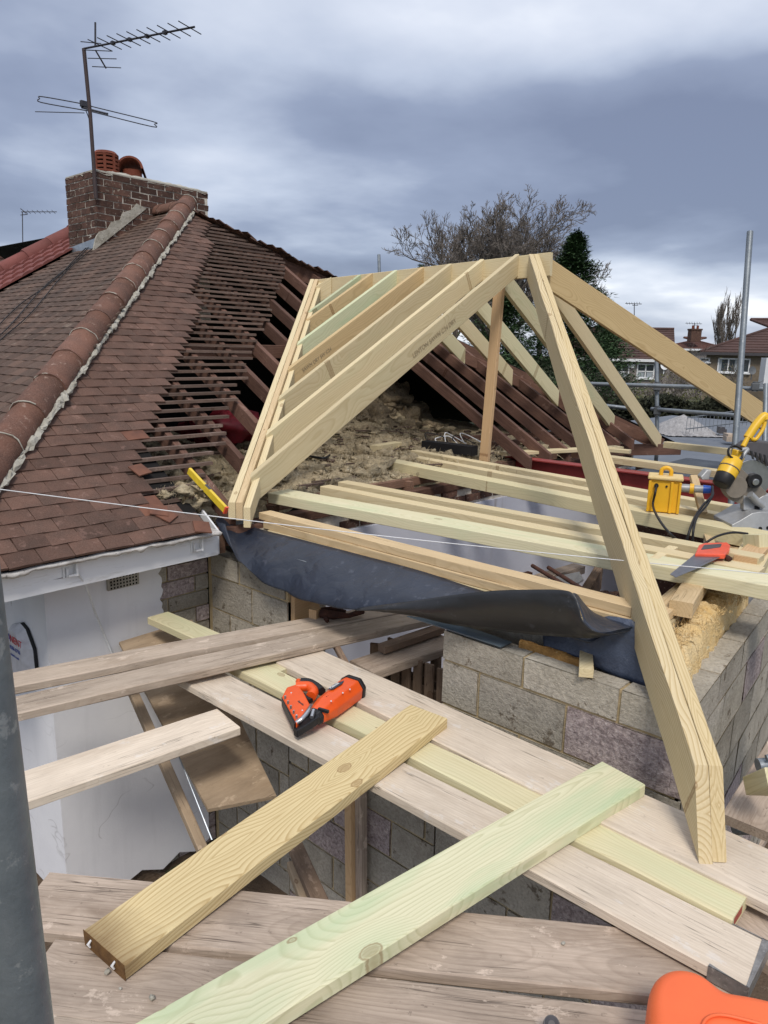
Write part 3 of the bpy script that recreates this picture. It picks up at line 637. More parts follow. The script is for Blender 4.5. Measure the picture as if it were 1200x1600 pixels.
nb.build('foot_print', M['navy'], alarm)
def text(s, size, mat, parent, origin, ex, ey, name='lettering', align='LEFT', ext=.0006):
    cu = bpy.data.curves.new(name, 'FONT'); cu.body = s; cu.size = size; cu.extrude = ext; cu.align_x = align
    t = bpy.data.objects.new(name, cu); col.objects.link(t); dg = bpy.context.evaluated_depsgraph_get()
    me = bpy.data.meshes.new_from_object(t.evaluated_get(dg)); bpy.data.objects.remove(t); me.name = name; me.materials.clear(); me.materials.append(mat)
    o = bpy.data.objects.new(name, me); col.objects.link(o); ex, ey = V(ex).normalized(), V(ey); ey = (ey-ex*ex.dot(ey)).normalized(); ez = ex.cross(ey); p = V(origin)
    o.matrix_world = Matrix(((ex.x, ey.x, ez.x, p.x), (ex.y, ey.y, ez.y, p.y), (ex.z, ey.z, ez.z, p.z), (0, 0, 0, 1))); attach(o, parent); return o
tx = (0, -1, 0); ty = (0, 0, 1)
text('TA', .066, M['blueprint'], alarm, AB(-.125, .035, .0655), tx, ty); text('NENT', .062, M['redprint'], alarm, AB(-.052, .035, .0655), tx, ty)
text('020 8386 8796', .034, M['blueprint'], alarm, AB(-.125, -.012, .0655), tx, ty); text('www.tanent.co.uk', .023, M['blueprint'], alarm, AB(-.115, -.052, .0655), tx, ty)
dp = MB(); dp.tube([V((WX-.03, 4.62, -1.2)), V((WX-.03, 4.62, -3.3))], .012, 8); dp.build('wall_dark_line', M['black'], house)  # black upright tube drawing the dark line on the return wall
# ------------------------------------------------------------------ chimney
CX0, CX1, CY0, CY1, CZ = 4.47, 6.02, 8.6, 9.32, 1.94
ch = MB(); ch.box(((CX0+CX1)/2, (CY0+CY1)/2, (CZ+.3)/2), (CX1-CX0-.014, CY1-CY0-.014, CZ-.3)); chim = ch.build('chimney', M['brickmortar'], house)
random.seed(5)
bc = {}
def brickmesh(l, k, wd=.06):
    key = (round(l, 3), k)
    if key not in bc:
        b = MB(); r_ = random.Random(k*7+int(l*100)); b.box((l/2, wd/2, .0325), (l, wd, .065)); b.v = [(x+r_.uniform(-.004, .004), y+r_.uniform(-.004, .004)*(y < .01), z+r_.uniform(-.003, .003)) for x, y, z in b.v]
        bc[key] = b.mesh('brick', M['brick'])
    return bc[key]
def brick_face(o, dx, length, nrm, z0, z1, parent, ins=.0):
    dx = V(dx); nrm = V(nrm); c = 0; z = z1-.070
    while z > z0:
        a = -.1125*(c % 2)
        while a < length:
            s0, s1 = max(a, 0), min(a+.215, length)
            if s1-s0 > .04:
                p = V(o)+dx*s0; ob = bpy.data.objects.new('brick', brickmesh(s1-s0, random.randint(0, 3))); col.objects.link(ob); yv = -nrm
                e = random.uniform(-.004, .004)
                ob.matrix_world = Matrix(((dx.x, yv.x, 0, p.x+nrm.x*e), (dx.y, yv.y, 0, p.y+nrm.y*e), (0, 0, 1, z), (0, 0, 0, 1))); attach(ob, parent)
            a += .232
        z -= .0765; c += 1
brick_face((CX0, CY0, 0), (1, 0, 0), CX1-CX0, (0, -1, 0), 1.05, CZ, chim)
brick_face((CX0, CY1, 0), (0, -1, 0), CY1-CY0-.062, (-1, 0, 0), 1.0, CZ, chim)
brick_face((CX1, CY0+.062, 0), (0, 1, 0), CY1-CY0-.062, (1, 0, 0), 1.2, CZ, chim)
fl = MB(); vs = []; a, b = 36, 16                              # domed cement flaunching
for i in range(a+1):
    for j in range(b+1):
        u, v = i/a, j/b; ed = min(u, 1-u, v, 1-v)
        vs.append((CX0-.004+u*(CX1-CX0+.008)+.012*noise.noise((u*14, v*14, 4)), CY0-.004+v*(CY1-CY0+.008)+.012*noise.noise((u*14, v*14, 8)), CZ+(-.02 if ed == 0 else .012+.07*min(ed*3, 1))+.022*noise.noise((u*16, v*12, 0))))
top = len(vs); fl.add(vs, [(i*(b+1)+j, (i+1)*(b+1)+j, (i+1)*(b+1)+j+1, i*(b+1)+j+1) for i in range(a) for j in range(b)])
fl.box(((CX0+CX1)/2, (CY0+CY1)/2, CZ+.003), (CX1-CX0-.01, CY1-CY0-.01, .02)); fl.build('flaunching', M['concrete'], chim)
pt = MB(); c = ay(166, 262, 8.95); cx_, cz_ = c.x, CZ+.07; R_ = .145
for k in range(5): pt.tube([(cx_, 8.95, cz_+k*.045), (cx_, 8.95, cz_+k*.045+.026)], R_ if k else R_+.01, 18)
pt.tube([(cx_, 8.95, cz_-.02), (cx_, 8.95, cz_+.21)], R_-.035, 14, m=1); pt.tube([(cx_, 8.95, cz_+.205), (cx_, 8.95, cz_+.24)], [R_+.005, R_-.03], 18)
for k in range(8): t = k*pi/4+.2; pt.box((cx_+cos(t)*(R_-.012), 8.95+sin(t)*(R_-.012), cz_+.10), (.03, .03, .21), Matrix.Rotation(t, 3, 'Z'))
pt.build('chimney_pot', [M['terracotta'], M['dark']], chim)
pt = MB(); c = ay(206, 262, 8.95); cx_ = c.x
pt.tube([(cx_, 8.95, cz_-.02), (cx_, 8.95, cz_+.09)], [.115, .12], 16)
vs = []; K = 12
for (d, out) in ((-.17, 0), (.17, 0)):
    for r_ in (.155, .13):
        for j in range(K+1): a = pi*j/K; vs.append(V((cos(a)*r_, d, sin(a)*r_*.95)))
rot = Matrix.Rotation(rad(-38), 3, 'Z') @ Matrix.Rotation(rad(-12), 3, 'X'); vs = [rot @ v+V((cx_, 8.95, cz_+.055)) for v in vs]; n = K+1
fs = [(j, j+1, 2*n+j+1, 2*n+j) for j in range(K)]+[(n+j, n+j+1, 3*n+j+1, 3*n+j) for j in range(K)]+[(j, j+1, n+j+1, n+j) for j in range(K)]+[(2*n+j, 2*n+j+1, 3*n+j+1, 3*n+j) for j in range(K)]
pt.add(vs, fs); pt.build('hooded_pot', M['terracotta'], chim)
fl = MB(); fl.prism([ay(146, 392, CY0-.012), ay(229, 326, CY0-.012), ay(214, 318, CY0-.012), ay(205, 328, CY0-.012), ay(192, 332, CY0-.012), ay(188, 343, CY0-.012), ay(174, 347, CY0-.012), ay(168, 358, CY0-.012), ay(155, 362, CY0-.012), ay(150, 372, CY0-.012)], 0, dirv=(0, .03, 0)); fl.build('mortar_fillet', M['mortar'], chim)
fl = MB(); fl.prism([ax(106, 388, CX0-.012), ax(149, 372, CX0-.012), ax(148, 388, CX0-.012), ax(107, 402, CX0-.012)], 0, dirv=(.03, 0, 0)); fl.build('lead_flashing', M['galv'], chim)
# aerial on its mast
aer = empty('roof_aerial', tuple(ay(150, 300, CY0-.05)), 'tall dark television aerial with comb of rods and folded loop on the near chimney mast', 'aerial')
mt_top = ay(131, 76, CY0-.05); base = ay(150, 310, CY0-.05); midp = ay(141, 180, CY0-.05)
mb = MB(); mb.tube([base, midp, mt_top], .022, 8); mb.build('mast', M['mast'], aer)
h = mt_top.z; be = az(304, 42, h-.02); bd = (be-mt_top); bn = bd.normalized(); pe = V((-bn.y, bn.x, 0)).normalized()
mb = MB(); mb.tube([mt_top, be], .011, 6)
for k in range(4): mb.box(mt_top+bd*(.28+.12*k*1.3), (.04, .04, .03))
mb.build('boom', M['antenna'], aer)
for k in range(10):
    t = .16+.82*k/9.2; p = mt_top+bd*t; mb = MB(); mb.tube([p-pe*.17, p+pe*.17], .0055, 5); mb.build('element', M['antenna'], aer)
for (a, b, r) in (((149, 35), (149, 72), .011), ((149, 78), (166, 107), .009), ((126, 65), (158, 68), .005), ((130, 78), (175, 80), .005), ((137, 91), (182, 92), .005), ((144, 104), (189, 106), .005)):
    pa, pb = ay(*a, CY0-.15), ay(*b, CY0-.15); mb = MB(); mb.tube([pa, pb], r, 5); mb.build('reflector_rod', M['antenna'], aer)
lp = [(128, 162), (66, 151), (62, 154), (64, 160), (130, 172), (145, 175), (238, 198), (241, 194), (239, 190), (146, 167), (128, 162)]
P_ = []
for (x, y) in lp: P_.append(ad(x, y, 9.15+(x-140)*.004))
mb = MB(); mb.tube(smooth_path(P_, 4), .0065, 5); mb.build('folded_dipole', M['antenna'], aer)
mb = MB(); mb.tube([ad(55, 174.5, 9.4), ad(132, 176.5, 9.4)], .0055, 5); mb.build('rod', M['antenna'], aer)
mb = MB(); mb.box(ad(133, 163, 9.1), (.12, .05, .07)); mb.tube([ad(128, 168, 9.1), ad(168, 178, 8.9)], .014, 6); mb.build('clamp', M['antenna'], aer, .006)
mb = MB(); mb.tube(smooth_path([ad(134, 172, 9.15), ad(141, 195, 9.2), ad(143, 240, 9.2), ad(151, 300, 9.1), ad(150, 350, 9.1)]), .006, 5); mb.build('aerial_cable', M['black'], aer)
for k, (x0, y0, x1, y1) in enumerate([(150, 372, -10, 530), (152, 378, -10, 545), (156, 372, -10, 515)]):
    cbp = []
    for i in range(9):
        t = i/8; x, y = x0+(x1-x0)*t, y0+(y1-y0)*t+4*sin(t*9+k*2)
        d = ray(x, y); c_ = (EZ-SL*EX+.03)/(d.z-SL*d.x); cbp.append(d*c_)
    mb = MB(); mb.tube(smooth_path(cbp, 3), .0055, 5); o = mb.build('roof_cable', M['black'], house)
# ------------------------------------------------------------------ stripped end: rafters and battens
for i in range(19):
    X = 1.55+.4*i
    if X > 9.4: break
    yh = EY+(X-EX) if X < APX else EY+(FX-X)
    y0 = 3.76
    if 2.75 < X < 6.0: y0 = 3.86+(X-2.85)*.83+.06
    if yh-y0 < .2: continue
    timber('rafter', (X, y0, hipz1(y0)-.035), (X, yh-.03, hipz1(yh-.03)-.035), .05, .11, M['old'], house, plumb=True, seg=.25)
timber('hip_rafter', (FX-.1, EY+.1, EZ-.0), (APX, APY, APZ-.01), .04, .17, M['old'], house, seg=.4)
timber('hip_rafter', (EX+.1, EY+.1, EZ-.04), (APX, APY, APZ-.05), .04, .15, M['old'], house, seg=.4)
timber('purlin', (3.2, 5.6, .02), (6.6, 5.6, .02), .07, .12, M['old'], house, seg=.4)
BAT_R = [(3.7, 2.5), (3.94, 2.60), (4.36, 3.12), (4.7, 3.45), (5.2, 4.02), (5.93, 4.80), (6.4, 5.3), (7.04, 6.03), (7.3, 5.98), (8.1, 5.3)]
random.seed(21)
for i in range(3, 51):
    Y = 3.62+i*TG*cos(ang); x1 = tab(BAT_R, Y)+random.uniform(-.05, .06); x0 = tab(TILE_R, Y)-.25
    if x1-x0 < .15: continue
    x1 = min(x1, EY+FX-Y-.02)
    timber('batten', (x0, Y, hipz1(Y)-.004), (x1, Y+random.uniform(-.012, .012), hipz1(Y)-.004+random.uniform(-.006, .004)), .036, .022, M['batten'], house, seg=.3, ch=.001)
timber('eave_board', (2.6, 3.75, -1.1), (3.3, 3.72, -1.16), .05, .12, M['old'], house)
timber('ceiling_joist', (2.62, 3.7, -1.14), (2.66, 4.4, -1.14), .05, .12, M['oldtop'], house)
timber('wall_plate', (2.5, 3.98, -1.17), (9.3, 3.98, -1.17), .1, .07, M['old'], house)
# ------------------------------------------------------------------ extension: cavity block walls, room, lintel
ext = empty('extension', (2.7, .9, GZ), 'roofless grey block extension with open cavity and lilac plastered room inside', 'house extension')
WC0 = V((2.7, .835, 0)); WCD = V((1, .09, 0)).normalized(); WCN = V((WCD.y, -WCD.x, 0))
H = [.14]+[.215]*10
TOPZ = -1.318
def backing(p0, p1, ztop, zbot, th, nrm, name='mortar_core'):
    p0, p1, nrm = V(p0), V(p1), V(nrm); b = MB(); q = [p0-nrm*.004, p1-nrm*.004, p1-nrm*(th-.006), p0-nrm*(th-.006)]
    b.prism([V((p.x, p.y, ztop-.006)) for p in q], ztop-zbot); return b.build(name, M['jmortar'], ext)
outer = backing((2.7, .86, 0), (2.7, 2.005, 0), TOPZ, GZ-.05, .1, (-1, 0, 0), 'outer_wall')
block_run(outer, (2.7, 2.01, TOPZ), (0, -1, 0), (-1, 0, 0), 1.165, H, offs=[0, -.23]+[0, -.225]*5, seed=8, pinks=((1, .67), (1, 1.12), (3, .22), (5, .67)))
pier = backing((2.7, 3.17, 0), (2.7, 3.975, 0), TOPZ, GZ-.05, .1, (-1, 0, 0), 'pier_wall')
block_run(pier, (2.7, 3.93, TOPZ), (0, -1, 0), (-1, 0, 0), .76, H, offs=[-.15, -.02, -.25]+[0, -.225]*4, seed=12)
low = backing((2.7, 2.03, 0), (2.7, 3.15, 0), -2.06, GZ-.05, .1, (-1, 0, 0), 'sill_wall')
block_run(low, (2.7, 3.16, -2.055), (0, -1, 0), (-1, 0, 0), 1.14, [.215]*7, offs=[-.05, -.27]*4, seed=15, pinks=((2, .4), (4, .2)))
e1 = WC0+WCD*5.6
side = backing(WC0+WCD*.02, e1, TOPZ, GZ-.05, .1, WCN, 'side_wall')
block_run(side, (WC0.x, WC0.y, TOPZ), WCD, WCN, 5.6, H, offs=[0, -.3]+[0, -.225]*5, seed=18, pinks=((1, .0), (1, 1.06), (2, 1.5), (2, 2.85)))
# inner leaf, a little higher, carrying the plates
inn = MB(); inn.prism([(2.90, 1.10, -1.155), (3.0, 1.10, -1.155), (3.0, 2.02, -1.155), (2.90, 2.02, -1.155)], 2.4); o = inn.build('inner_leaf', M['block'], ext, .003)
inn = MB(); inn.prism([(2.90, 3.16, -1.155), (3.0, 3.16, -1.155), (3.0, 3.93, -1.155), (2.90, 3.93, -1.155)], 2.4); inn.build('inner_leaf', M['block'], ext, .003)
q = [WC0+WCD*.3-WCN*.235, e1-WCN*.235, e1-WCN*.335, WC0+WCD*.3-WCN*.335]
inn = MB(); inn.prism([V((p.x, p.y, -1.17)) for p in q], 2.38); inn.build('inner_leaf', M['plaster'], ext)
inn = MB(); inn.prism([(2.72, 3.13, TOPZ-.02), (2.92, 3.13, TOPZ-.02), (2.92, 3.165, TOPZ-.02), (2.72, 3.165, TOPZ-.02)], 2.0); inn.build('cavity_closer', M['orange'], ext)
# plastered room: back wall is the old outer wall of the house
rm = MB(); rm.prism([(2.98, WY-.01, -1.37), (9.3, WY-.01, -1.45), (9.3, WY-.01, GZ), (2.98, WY-.01, GZ)], 0, dirv=(0, .05, 0)); rm.build('plastered_wall', M['room'], ext)
rm = MB(); rm.prism([(9.3, 1.4, -1.35), (9.35, 1.4, -1.35), (9.35, WY, -1.35), (9.3, WY, -1.35)], 2.15); rm.build('end_wall', M['brick'], ext)
rm = MB(); rm.box((6.1, 2.5, GZ+.06), (6.3, 2.9, .05)); rm.build('room_floor', M['board_dark'], ext)
pr_ = MB(); pr_.box((6.15, 1.75, -2.25), (.44, .3, 2.1)); pr_.build('block_pier', M['block'], ext, .005)
# rough brick and rubble on top of the plastered wall
random.seed(31)
bb = MB(); bb.box((6.1, WY+.1, -1.32), (6.3, .16, .2)); cb_ = bb.build('old_wall_top', M['brickmortar'], ext)
for r_ in range(2):
    x = 3.9+.1*r_
    while x < 9.1:
        ob = bpy.data.objects.new('brick', brickmesh(.215, random.randint(0, 3))); col.objects.link(ob)
        ob.matrix_world = Matrix.Translation((x, WY+.005+random.uniform(-.01, .02), -1.375+.075*r_)) @ Matrix.Rotation(random.uniform(-.06, .06), 4, 'Z'); attach(ob, cb_); x += .235
# galvanised lintel over the opening
lt = empty('steel_lintel', (2.75, 2.1, -1.3), 'galvanised steel lintel with projecting grey toe under the black damp sheet', 'lintel')
b = MB(); b.prism([az(636, 962, -1.28), az(705, 970, -1.28), az(800, 1003, -1.30), az(783, 1010, -1.30)], .006); b.build('toe_plate', M['galvd'], lt)
b = MB(); b.prism([(2.735, 1.93, -1.20), (2.735, 3.2, -1.20), (2.74, 3.2, -1.31), (2.74, 1.93, -1.31)], 0, dirv=(.006, 0, 0)); b.build('web', M['galv'], lt)
b = MB(); b.box((2.80, 1.96, -1.245), (.06, .03, .12)); b.build('end_cap', M['paint'], lt)
# cavity insulation
ci = MB()
def lumpy(mb, pts, h, seed=0, amp=.02, n=14, w=.1):
    """a torn fibrous slab following pts (centre line of the top)"""
    P = smooth_path(pts, n); vs = []; K = 9
    for i, p in enumerate(P):
        d = (P[min(i+1, len(P)-1)]-P[max(i-1, 0)]); d.z = 0; d.normalize(); s = V((-d.y, d.x, 0))
        for j in range(K):
            t = j/(K-1); ang_ = -pi*.5+pi*t
            q_ = p+s*sin(ang_)*w/2+V((0, 0, (cos(ang_)**.4 if cos(ang_) > .001 else 0)*h-h))
            nn = V((noise.noise(q_*17+V((seed, 0, 0))), noise.noise(q_*17+V((0, seed+5, 0))), noise.noise(q_*17+V((0, 0, seed+9)))))+.5*V((noise.noise(q_*45+V((seed, 0, 0))), noise.noise(q_*45+V((0, seed+5, 0))), noise.noise(q_*45)))
            vs.append(q_+nn*amp)
    mb.add(vs, [(i*K+j, (i+1)*K+j, (i+1)*K+j+1, i*K+j+1) for i in range(len(P)-1) for j in range(K-1)], smooth=True)
    mb.add(vs[:K], [tuple(range(K))]); mb.add(vs[-K:], [tuple(range(K))])
lumpy(ci, [V((2.86, 1.03, -1.30)), V((3.0, 1.02, -1.19)), V((3.5, 1.08, -1.15)), V((4.2, 1.15, -1.16))], .2, 3, .03, 20, .15)
tag(ci.build('cavity_insulation', M['pir'], ext), kind='stuff')
def frayed(mb, base_fn, n, ln=.05, r=.0018, seed=0):
    rr = random.Random(seed)
    for _ in range(n):
        p = base_fn(rr); d = V((rr.uniform(-1, 1), rr.uniform(-1, 1), rr.uniform(-.3, 1))).normalized()*rr.uniform(.3, 1)*ln
        e = V((rr.uniform(-1, 1), rr.uniform(-1, 1), rr.uniform(-1, 1)))*ln*.3; u = d.cross(V((0, 0, 1))).normalized()*r
        mb.add([p-u, p+u, p+d*.5+e+u, p+d*.5+e-u, p+d+e*.3], [(0, 1, 2, 3), (3, 2, 4)])
cf = MB(); frayed(cf, lambda r: V((r.uniform(2.9, 4.0), 1.05+r.uniform(-.07, .06), -1.17)), 900, .035, .0015, 4); tag(cf.build('cavity_fibre', M['pir'], ext), kind='stuff')
fo = MB(); lumpy(fo, [az(815, 1000, -1.29), az(860, 1013, -1.29), az(922, 1035, -1.29)], .05, 8, .008, 12, .055); tag(fo.build('insulation_strip', M['foam']), 'torn brown foam insulation strip lying on the block wall under the black sheet', 'insulation strip')
b = MB(); b.prism([az(906, 1016, -1.27), az(926, 1019, -1.27), az(928, 1046, -1.27), az(905, 1044, -1.27)], .04); tag(b.build('wood_offcut', M['new'], None, .002), 'small square timber offcut at the end of the torn foam strip', 'offcut')
# blue-black damp membrane dressed on the inner leaf to the right
b = MB(); vs = []; tp = [(846, 994), (880, 990), (915, 985), (950, 980), (985, 985), (1004, 1000)]; bt = [(850, 1010), (878, 1021), (915, 1034), (945, 1050), (978, 1062), (1012, 1073)]
for i in range(31):
    t = i/30*5; k = min(int(t), 4); f = t-k; a_ = ax(tp[k][0]+(tp[k+1][0]-tp[k][0])*f, tp[k][1]+(tp[k+1][1]-tp[k][1])*f, 2.885); b_ = ax(bt[k][0]+(bt[k+1][0]-bt[k][0])*f, bt[k][1]+(bt[k+1][1]-bt[k][1])*f, 2.83)
    a_ = a_+V((0, 0, .05))
    for j in range(11): u = j/10; p = a_.lerp(b_, u); p.x += .010*noise.noise(p*14)-.012*sin(pi*u)*noise.noise(p*5+V((4, 0, 0))); vs.append(p)
b.add(vs, [(i*11+j, (i+1)*11+j, (i+1)*11+j+1, i*11+j+1) for i in range(30) for j in range(10)], smooth=True)
o = b.build('damp_membrane', M['dpcb'], ext); s_ = o.modifiers.new('thick', 'SOLIDIFY'); s_.thickness = .003
# ------------------------------------------------------------------ eave plates on the inner leaf
fr = empty('roof_frame', (2.95, 1.2, -1.05), 'new pale timber hipped roof frame with ridge, jack rafters and doubled hip on the extension', 'roof frame')
yb0, yb1 = 3.80, 1.19
bx0, bz0 = 2.93, -1.052
def plate(off, z, w_, h_, y0, y1, mat='new'): return timber('eave_plate', (off+w_/2, y0, z), (off+w_/2, y1, z), w_, h_, M[mat], fr, wob=.004, seg=.1)
plate(2.93, -1.048, .10, .047, 3.72, 1.20, 'plate'); plate(2.915, -1.096, .11, .045, 3.66, 1.17, 'plate'); plate(2.90, -1.142, .12, .03, 3.6, 1.22, 'plate_b')
timber('eave_plate', (2.96, 1.07, -1.10), (3.06, 1.2, -1.10), .09, .05, M['plate'], fr)
w0 = WC0-WCN*.285
timber('side_plate', w0+WCD*.36+V((0, 0, -1.10)), w0+WCD*2.4+V((0, 0, -1.10)), .1, .047, M['plate'], fr)
timber('side_plate', w0+WCD*.40+V((0, 0, -1.15)), w0+WCD*2.4+V((0, 0, -1.15)), .12, .03, M['plate_b'], fr)
# ridge, valley, jacks
rs, re = ax(498, 437, 6.05), ax(835, 398, 6.05)
timber('ridge_board', (6.07, 6.62, rs.z+.0), (6.07, 3.52, re.z+.012), .04, .20, M['new'], fr, seg=.2)
def onsl(x, y, o=.03): p = asl(x, y, o); return p
va, vb_ = onsl(362, 785, .06), onsl(488, 436, .06)
vd = (vb_-va).normalized(); vs_ = V((0, 0, 1)).cross(vd).normalized()
timber('valley_rafter', va, vb_, .044, .10, M['new'], fr, plumb=True)
timber('valley_rafter', va-vs_*.047+vd*.0+V((0, 0, .0)), vb_-vs_*.047, .044, .105, M['plate'], fr, plumb=True)
timber('valley_rafter', va-vs_*.094-V((0, 0, .03)), vb_-vs_*.094-V((0, 0, .03)), .044, .12, M['new'], fr, plumb=True)
JT = [((375, 757), (808, 397), 'new'), ((402, 690), (753, 405), 'new'), ((423, 635), (703, 412), 'new'), ((440, 585), (660, 417), 'jorange'), ((457, 542), (618, 422), 'new_b2'), ((474, 500), (580, 427), 'jorange'), ((478, 488), (562, 429), 'new_b2'), ((489, 450), (517, 433), 'new')]
jk = []
for (a, b_, m) in JT:
    p1 = ax(*b_, 6.05); p0 = asl(*a, .04)
    p0 = V((p0.x, (p0.y+p1.y)/2 if abs(p0.y-p1.y) < .1 else p0.y, p0.z)); d = (p1-p0).normalized()
    jk.append((p0, p1, timber('jack_rafter', p0, p1, .046, .17, M[m], fr, plumb=True)))
# mill stamps printed on the lowest rafters
def stamp(s, rafter, t, size, drop=.10):
    p0, p1, _ = rafter; d = (p1-p0).normalized(); ez_ = d.cross(V((0, 0, 1)).cross(d).normalized()); n_ = d.cross(ez_)
    p = p0+(p1-p0)*t-ez_*drop
    sd_ = V((0, -1, 0)); text(s, size, M['stamp'], _, p+sd_*.0265, d, ez_, 'mill_stamp', ext=.0002)
stamp('LENTON SAWN C24 DRY', jk[0], .52, .055, .11); stamp('SAWN DRY SW C24', jk[3], .10, .045, .10)
# far side jacks, feet on the far valley
for Y, X in ((3.68, 9.35), (4.1, 8.85), (4.6, 8.3), (5.0, 7.85), (5.4, 7.4), (5.8, 6.95)):
    zr = .864-.0316*(Y-3.59)
    timber('jack_rafter', (X, Y, hipz1(Y)+.03), (6.09, Y, zr), .046, .17, M[random.choice(['new', 'new_b', 'new'])], fr, plumb=True)
timber('valley_rafter', (9.3, 3.75, hipz1(3.75)-.02), (6.12, 6.55, hipz1(6.55)-.02), .044, .12, M['old'], fr, plumb=True)
# doubled near hip and the far hip
ha = ax(834, 397, 6.03); hb = az(1107, 1196, -1.3); hdv = (hb-ha).normalized(); hside = V((0, 0, 1)).cross(hdv).normalized()
timber('hip_rafter', ha+hside*.0235, hb+hside*.0235, .045, .20, M['hipnew'], fr, plumb=True, seg=.1, ext=.125)
timber('hip_rafter', ha-hside*.0235+V((0, 0, -.002)), hb-hside*.0235, .045, .20, M['hipnew2'], fr, plumb=True, seg=.1, ext=.135, wob=.004)
hc = ax(852, 400, 6.09); hd2 = ad(1215, 646, 8.0); hv = (hd2-hc)
timber('hip_rafter', hc, hc+hv*1.35, .047, .24, M['hipgold'], fr, plumb=True, seg=.1)
# post under the ridge
pb, ptp = V((6.07, 4.17, -1.08)), V((6.07, 4.10, .64))
timber('ridge_post', pb+V((0, 0, 0)), ptp, .047, .10, M['orange'], fr, roll=rad(0))
timber('ridge_post', pb+V((.0, 0, -.0)), ptp, .001, .001, M['orange'], fr) if False else None
# ------------------------------------------------------------------ floor joists
fj = empty('floor_joists', (4, 2.4, -1.05), 'new pale floor joists in pairs across the open extension room', 'floor joists')
def joist(a, b_, w_, h_, z0, z1, mat, name='floor_joist', **kw):
    p0, p1 = az(*a, z0), az(*b_, z1); d = p1-p0; s = V((0, 0, 1)).cross(d).normalized()
    return timber(name, p0+s*w_/2*(-1), p1+s*w_/2*(-1), w_, h_, M[mat], fj, wob=.002, **kw)
# points run along the near top edge; s*w/2 shifts to the far side
def nj(a, b_, w_, h_, z, mat, z1=None): 
    p0, p1 = az(*a, z), az(*b_, z if z1 is None else z1); s = V((1, 0, 0))
    return timber('floor_joist', p0+s*w_/2, p1+s*w_/2, w_, h_, M[mat], fj, wob=.002)
nj((418, 770), (1290, 932), .20, .07, -1.0, 'jgreen')
nj((500, 760), (1186, 893), .105, .09, -1.0, 'new')
nj((528, 753), (1186, 872), .105, .09, -.995, 'new')
nj((604, 720), (1215, 842), .16, .09, -1.0, 'jnew2')
nj((636, 712), (1215, 822), .10, .09, -1.0, 'new')
nj((642, 704), (1165, 796), .10, .08, -1.0, 'new')
# short cross pieces and trimmers
def piece(name, a, b_, w_, h_, z, mat, parent=fj, **kw): return timber(name, az(*a, z), az(*b_, z), w_, h_, M[mat], parent, **kw)
piece('trimmer', (1022, 872), (1052, 853), .05, .09, -1.0, 'new')
piece('noggin', (1065, 940), (1100, 885), .10, .07, -1.06, 'plate')
piece('trimmer', (1150, 905), (1195, 835), .16, .07, -1.03, 'new'); piece('trimmer', (1165, 870), (1192, 845), .11, .06, -1.0, 'orange')
timber('corner_post', ad(1200, 835, 4.0)+V((0, 0, 0)), ad(1203, 900, 4.0), .12, .12, M['new_b'], fj)
timber('wall_plate', (3.3, 4.1, -1.085), (7.4, 4.1, -1.085), .1, .07, M['oldtop'], fj); timber('wall_plate', (4.0, 4.45, -1.10), (6.2, 4.45, -1.10), .06, .12, M['old'], fj)
# steel beam: two flanges and a web, with packers and timbers on it
sb = empty('steel_beam', (6.6, 3, -1.2), 'dark red primed steel beam beyond the new joists', 'steel beam')
pA, pB = ad(796, 712, 7.6), ad(1215, 778, 6.15); pB.z = pA.z = (pA.z+pB.z)/2
pA, pB = az(796, 712, -1.05), az(1240, 768, -1.02)
timber('flange', pA, pB, .15, .012, M['rsj'], sb, wob=0, ch=.001); timber('web', pA-V((0, 0, .014)), pB-V((0, 0, .014)), .012, .17, M['rsj'], sb, wob=0, ch=.001); timber('flange', pA-V((0, 0, .185)), pB-V((0, 0, .185)), .15, .012, M['rsj'], sb, wob=0, ch=.001)
def loose(name, label, cat, p0, p1, w_, h_, mat, group=None, **kw): return tag(timber(name, p0, p1, w_, h_, M[mat], None, **kw), label, cat, group)
loose('timber_length', 'pale timber length lying along the far top of the red steel beam', 'timber', az(948, 712, -.96), az(1180, 742, -.96), .14, .06, 'new')
loose('timber_length', 'pale timber standing proud just beyond the red beam under a gold capped hip', 'timber', az(1040, 690, -.98), az(1150, 702, -.98), .1, .07, 'new')
loose('timber_offcut', 'flat pale board resting across the left end of the red steel beam', 'timber', az(786, 706, -.99), az(968, 697, -.99), .13, .035, 'new')
loose('timber_offcut', 'thin pale batten lying behind the flat board at the red beam', 'timber', az(790, 686, -1.0), az(985, 703, -1.0), .09, .04, 'new')
loose('timber_offcut', 'short grey block of timber on the loft insulation near the post', 'offcut', az(584, 696, -.99), az(622, 690, -.99), .1, .07, 'new')
# ------------------------------------------------------------------ black damp sheet over the plates
def strip2(top, bot, n=40, m=14, amp=.01, seed=0, bulge=0, bdir=(-1, 0, 0)):
    T = smooth_path(top, 8); B = smooth_path(bot, 8)
    def samp(P, t): x = t*(len(P)-1); k = min(int(x), len(P)-2); return P[k].lerp(P[k+1], x-k)
    vs = []
    for i in range(n+1):
        a, b_ = samp(T, i/n), samp(B, i/n)
        for j in range(m+1):
            u = j/m; p = a.lerp(b_, u)+V(bdir)*bulge*sin(pi*u)
            e = min(1, u*4)
            p += V((noise.noise(p*4+V((seed, 0, 0))), noise.noise(p*4+V((0, seed, 3)))*.5, noise.noise(p*5+V((2, seed, 0)))*.3))*amp*e+V((noise.noise(p*13+V((seed, 0, 0))), 0, 0))*amp*.35*e
            vs.append(p)
    return vs, [(i*(m+1)+j, (i+1)*(m+1)+j, (i+1)*(m+1)+j+1, i*(m+1)+j+1) for i in range(n) for j in range(m)]
sheet = empty('damp_sheet', (2.8, 2.5, -1.3), 'blue black plastic damp proof sheet hanging and curling below the eave plates', 'plastic sheet')
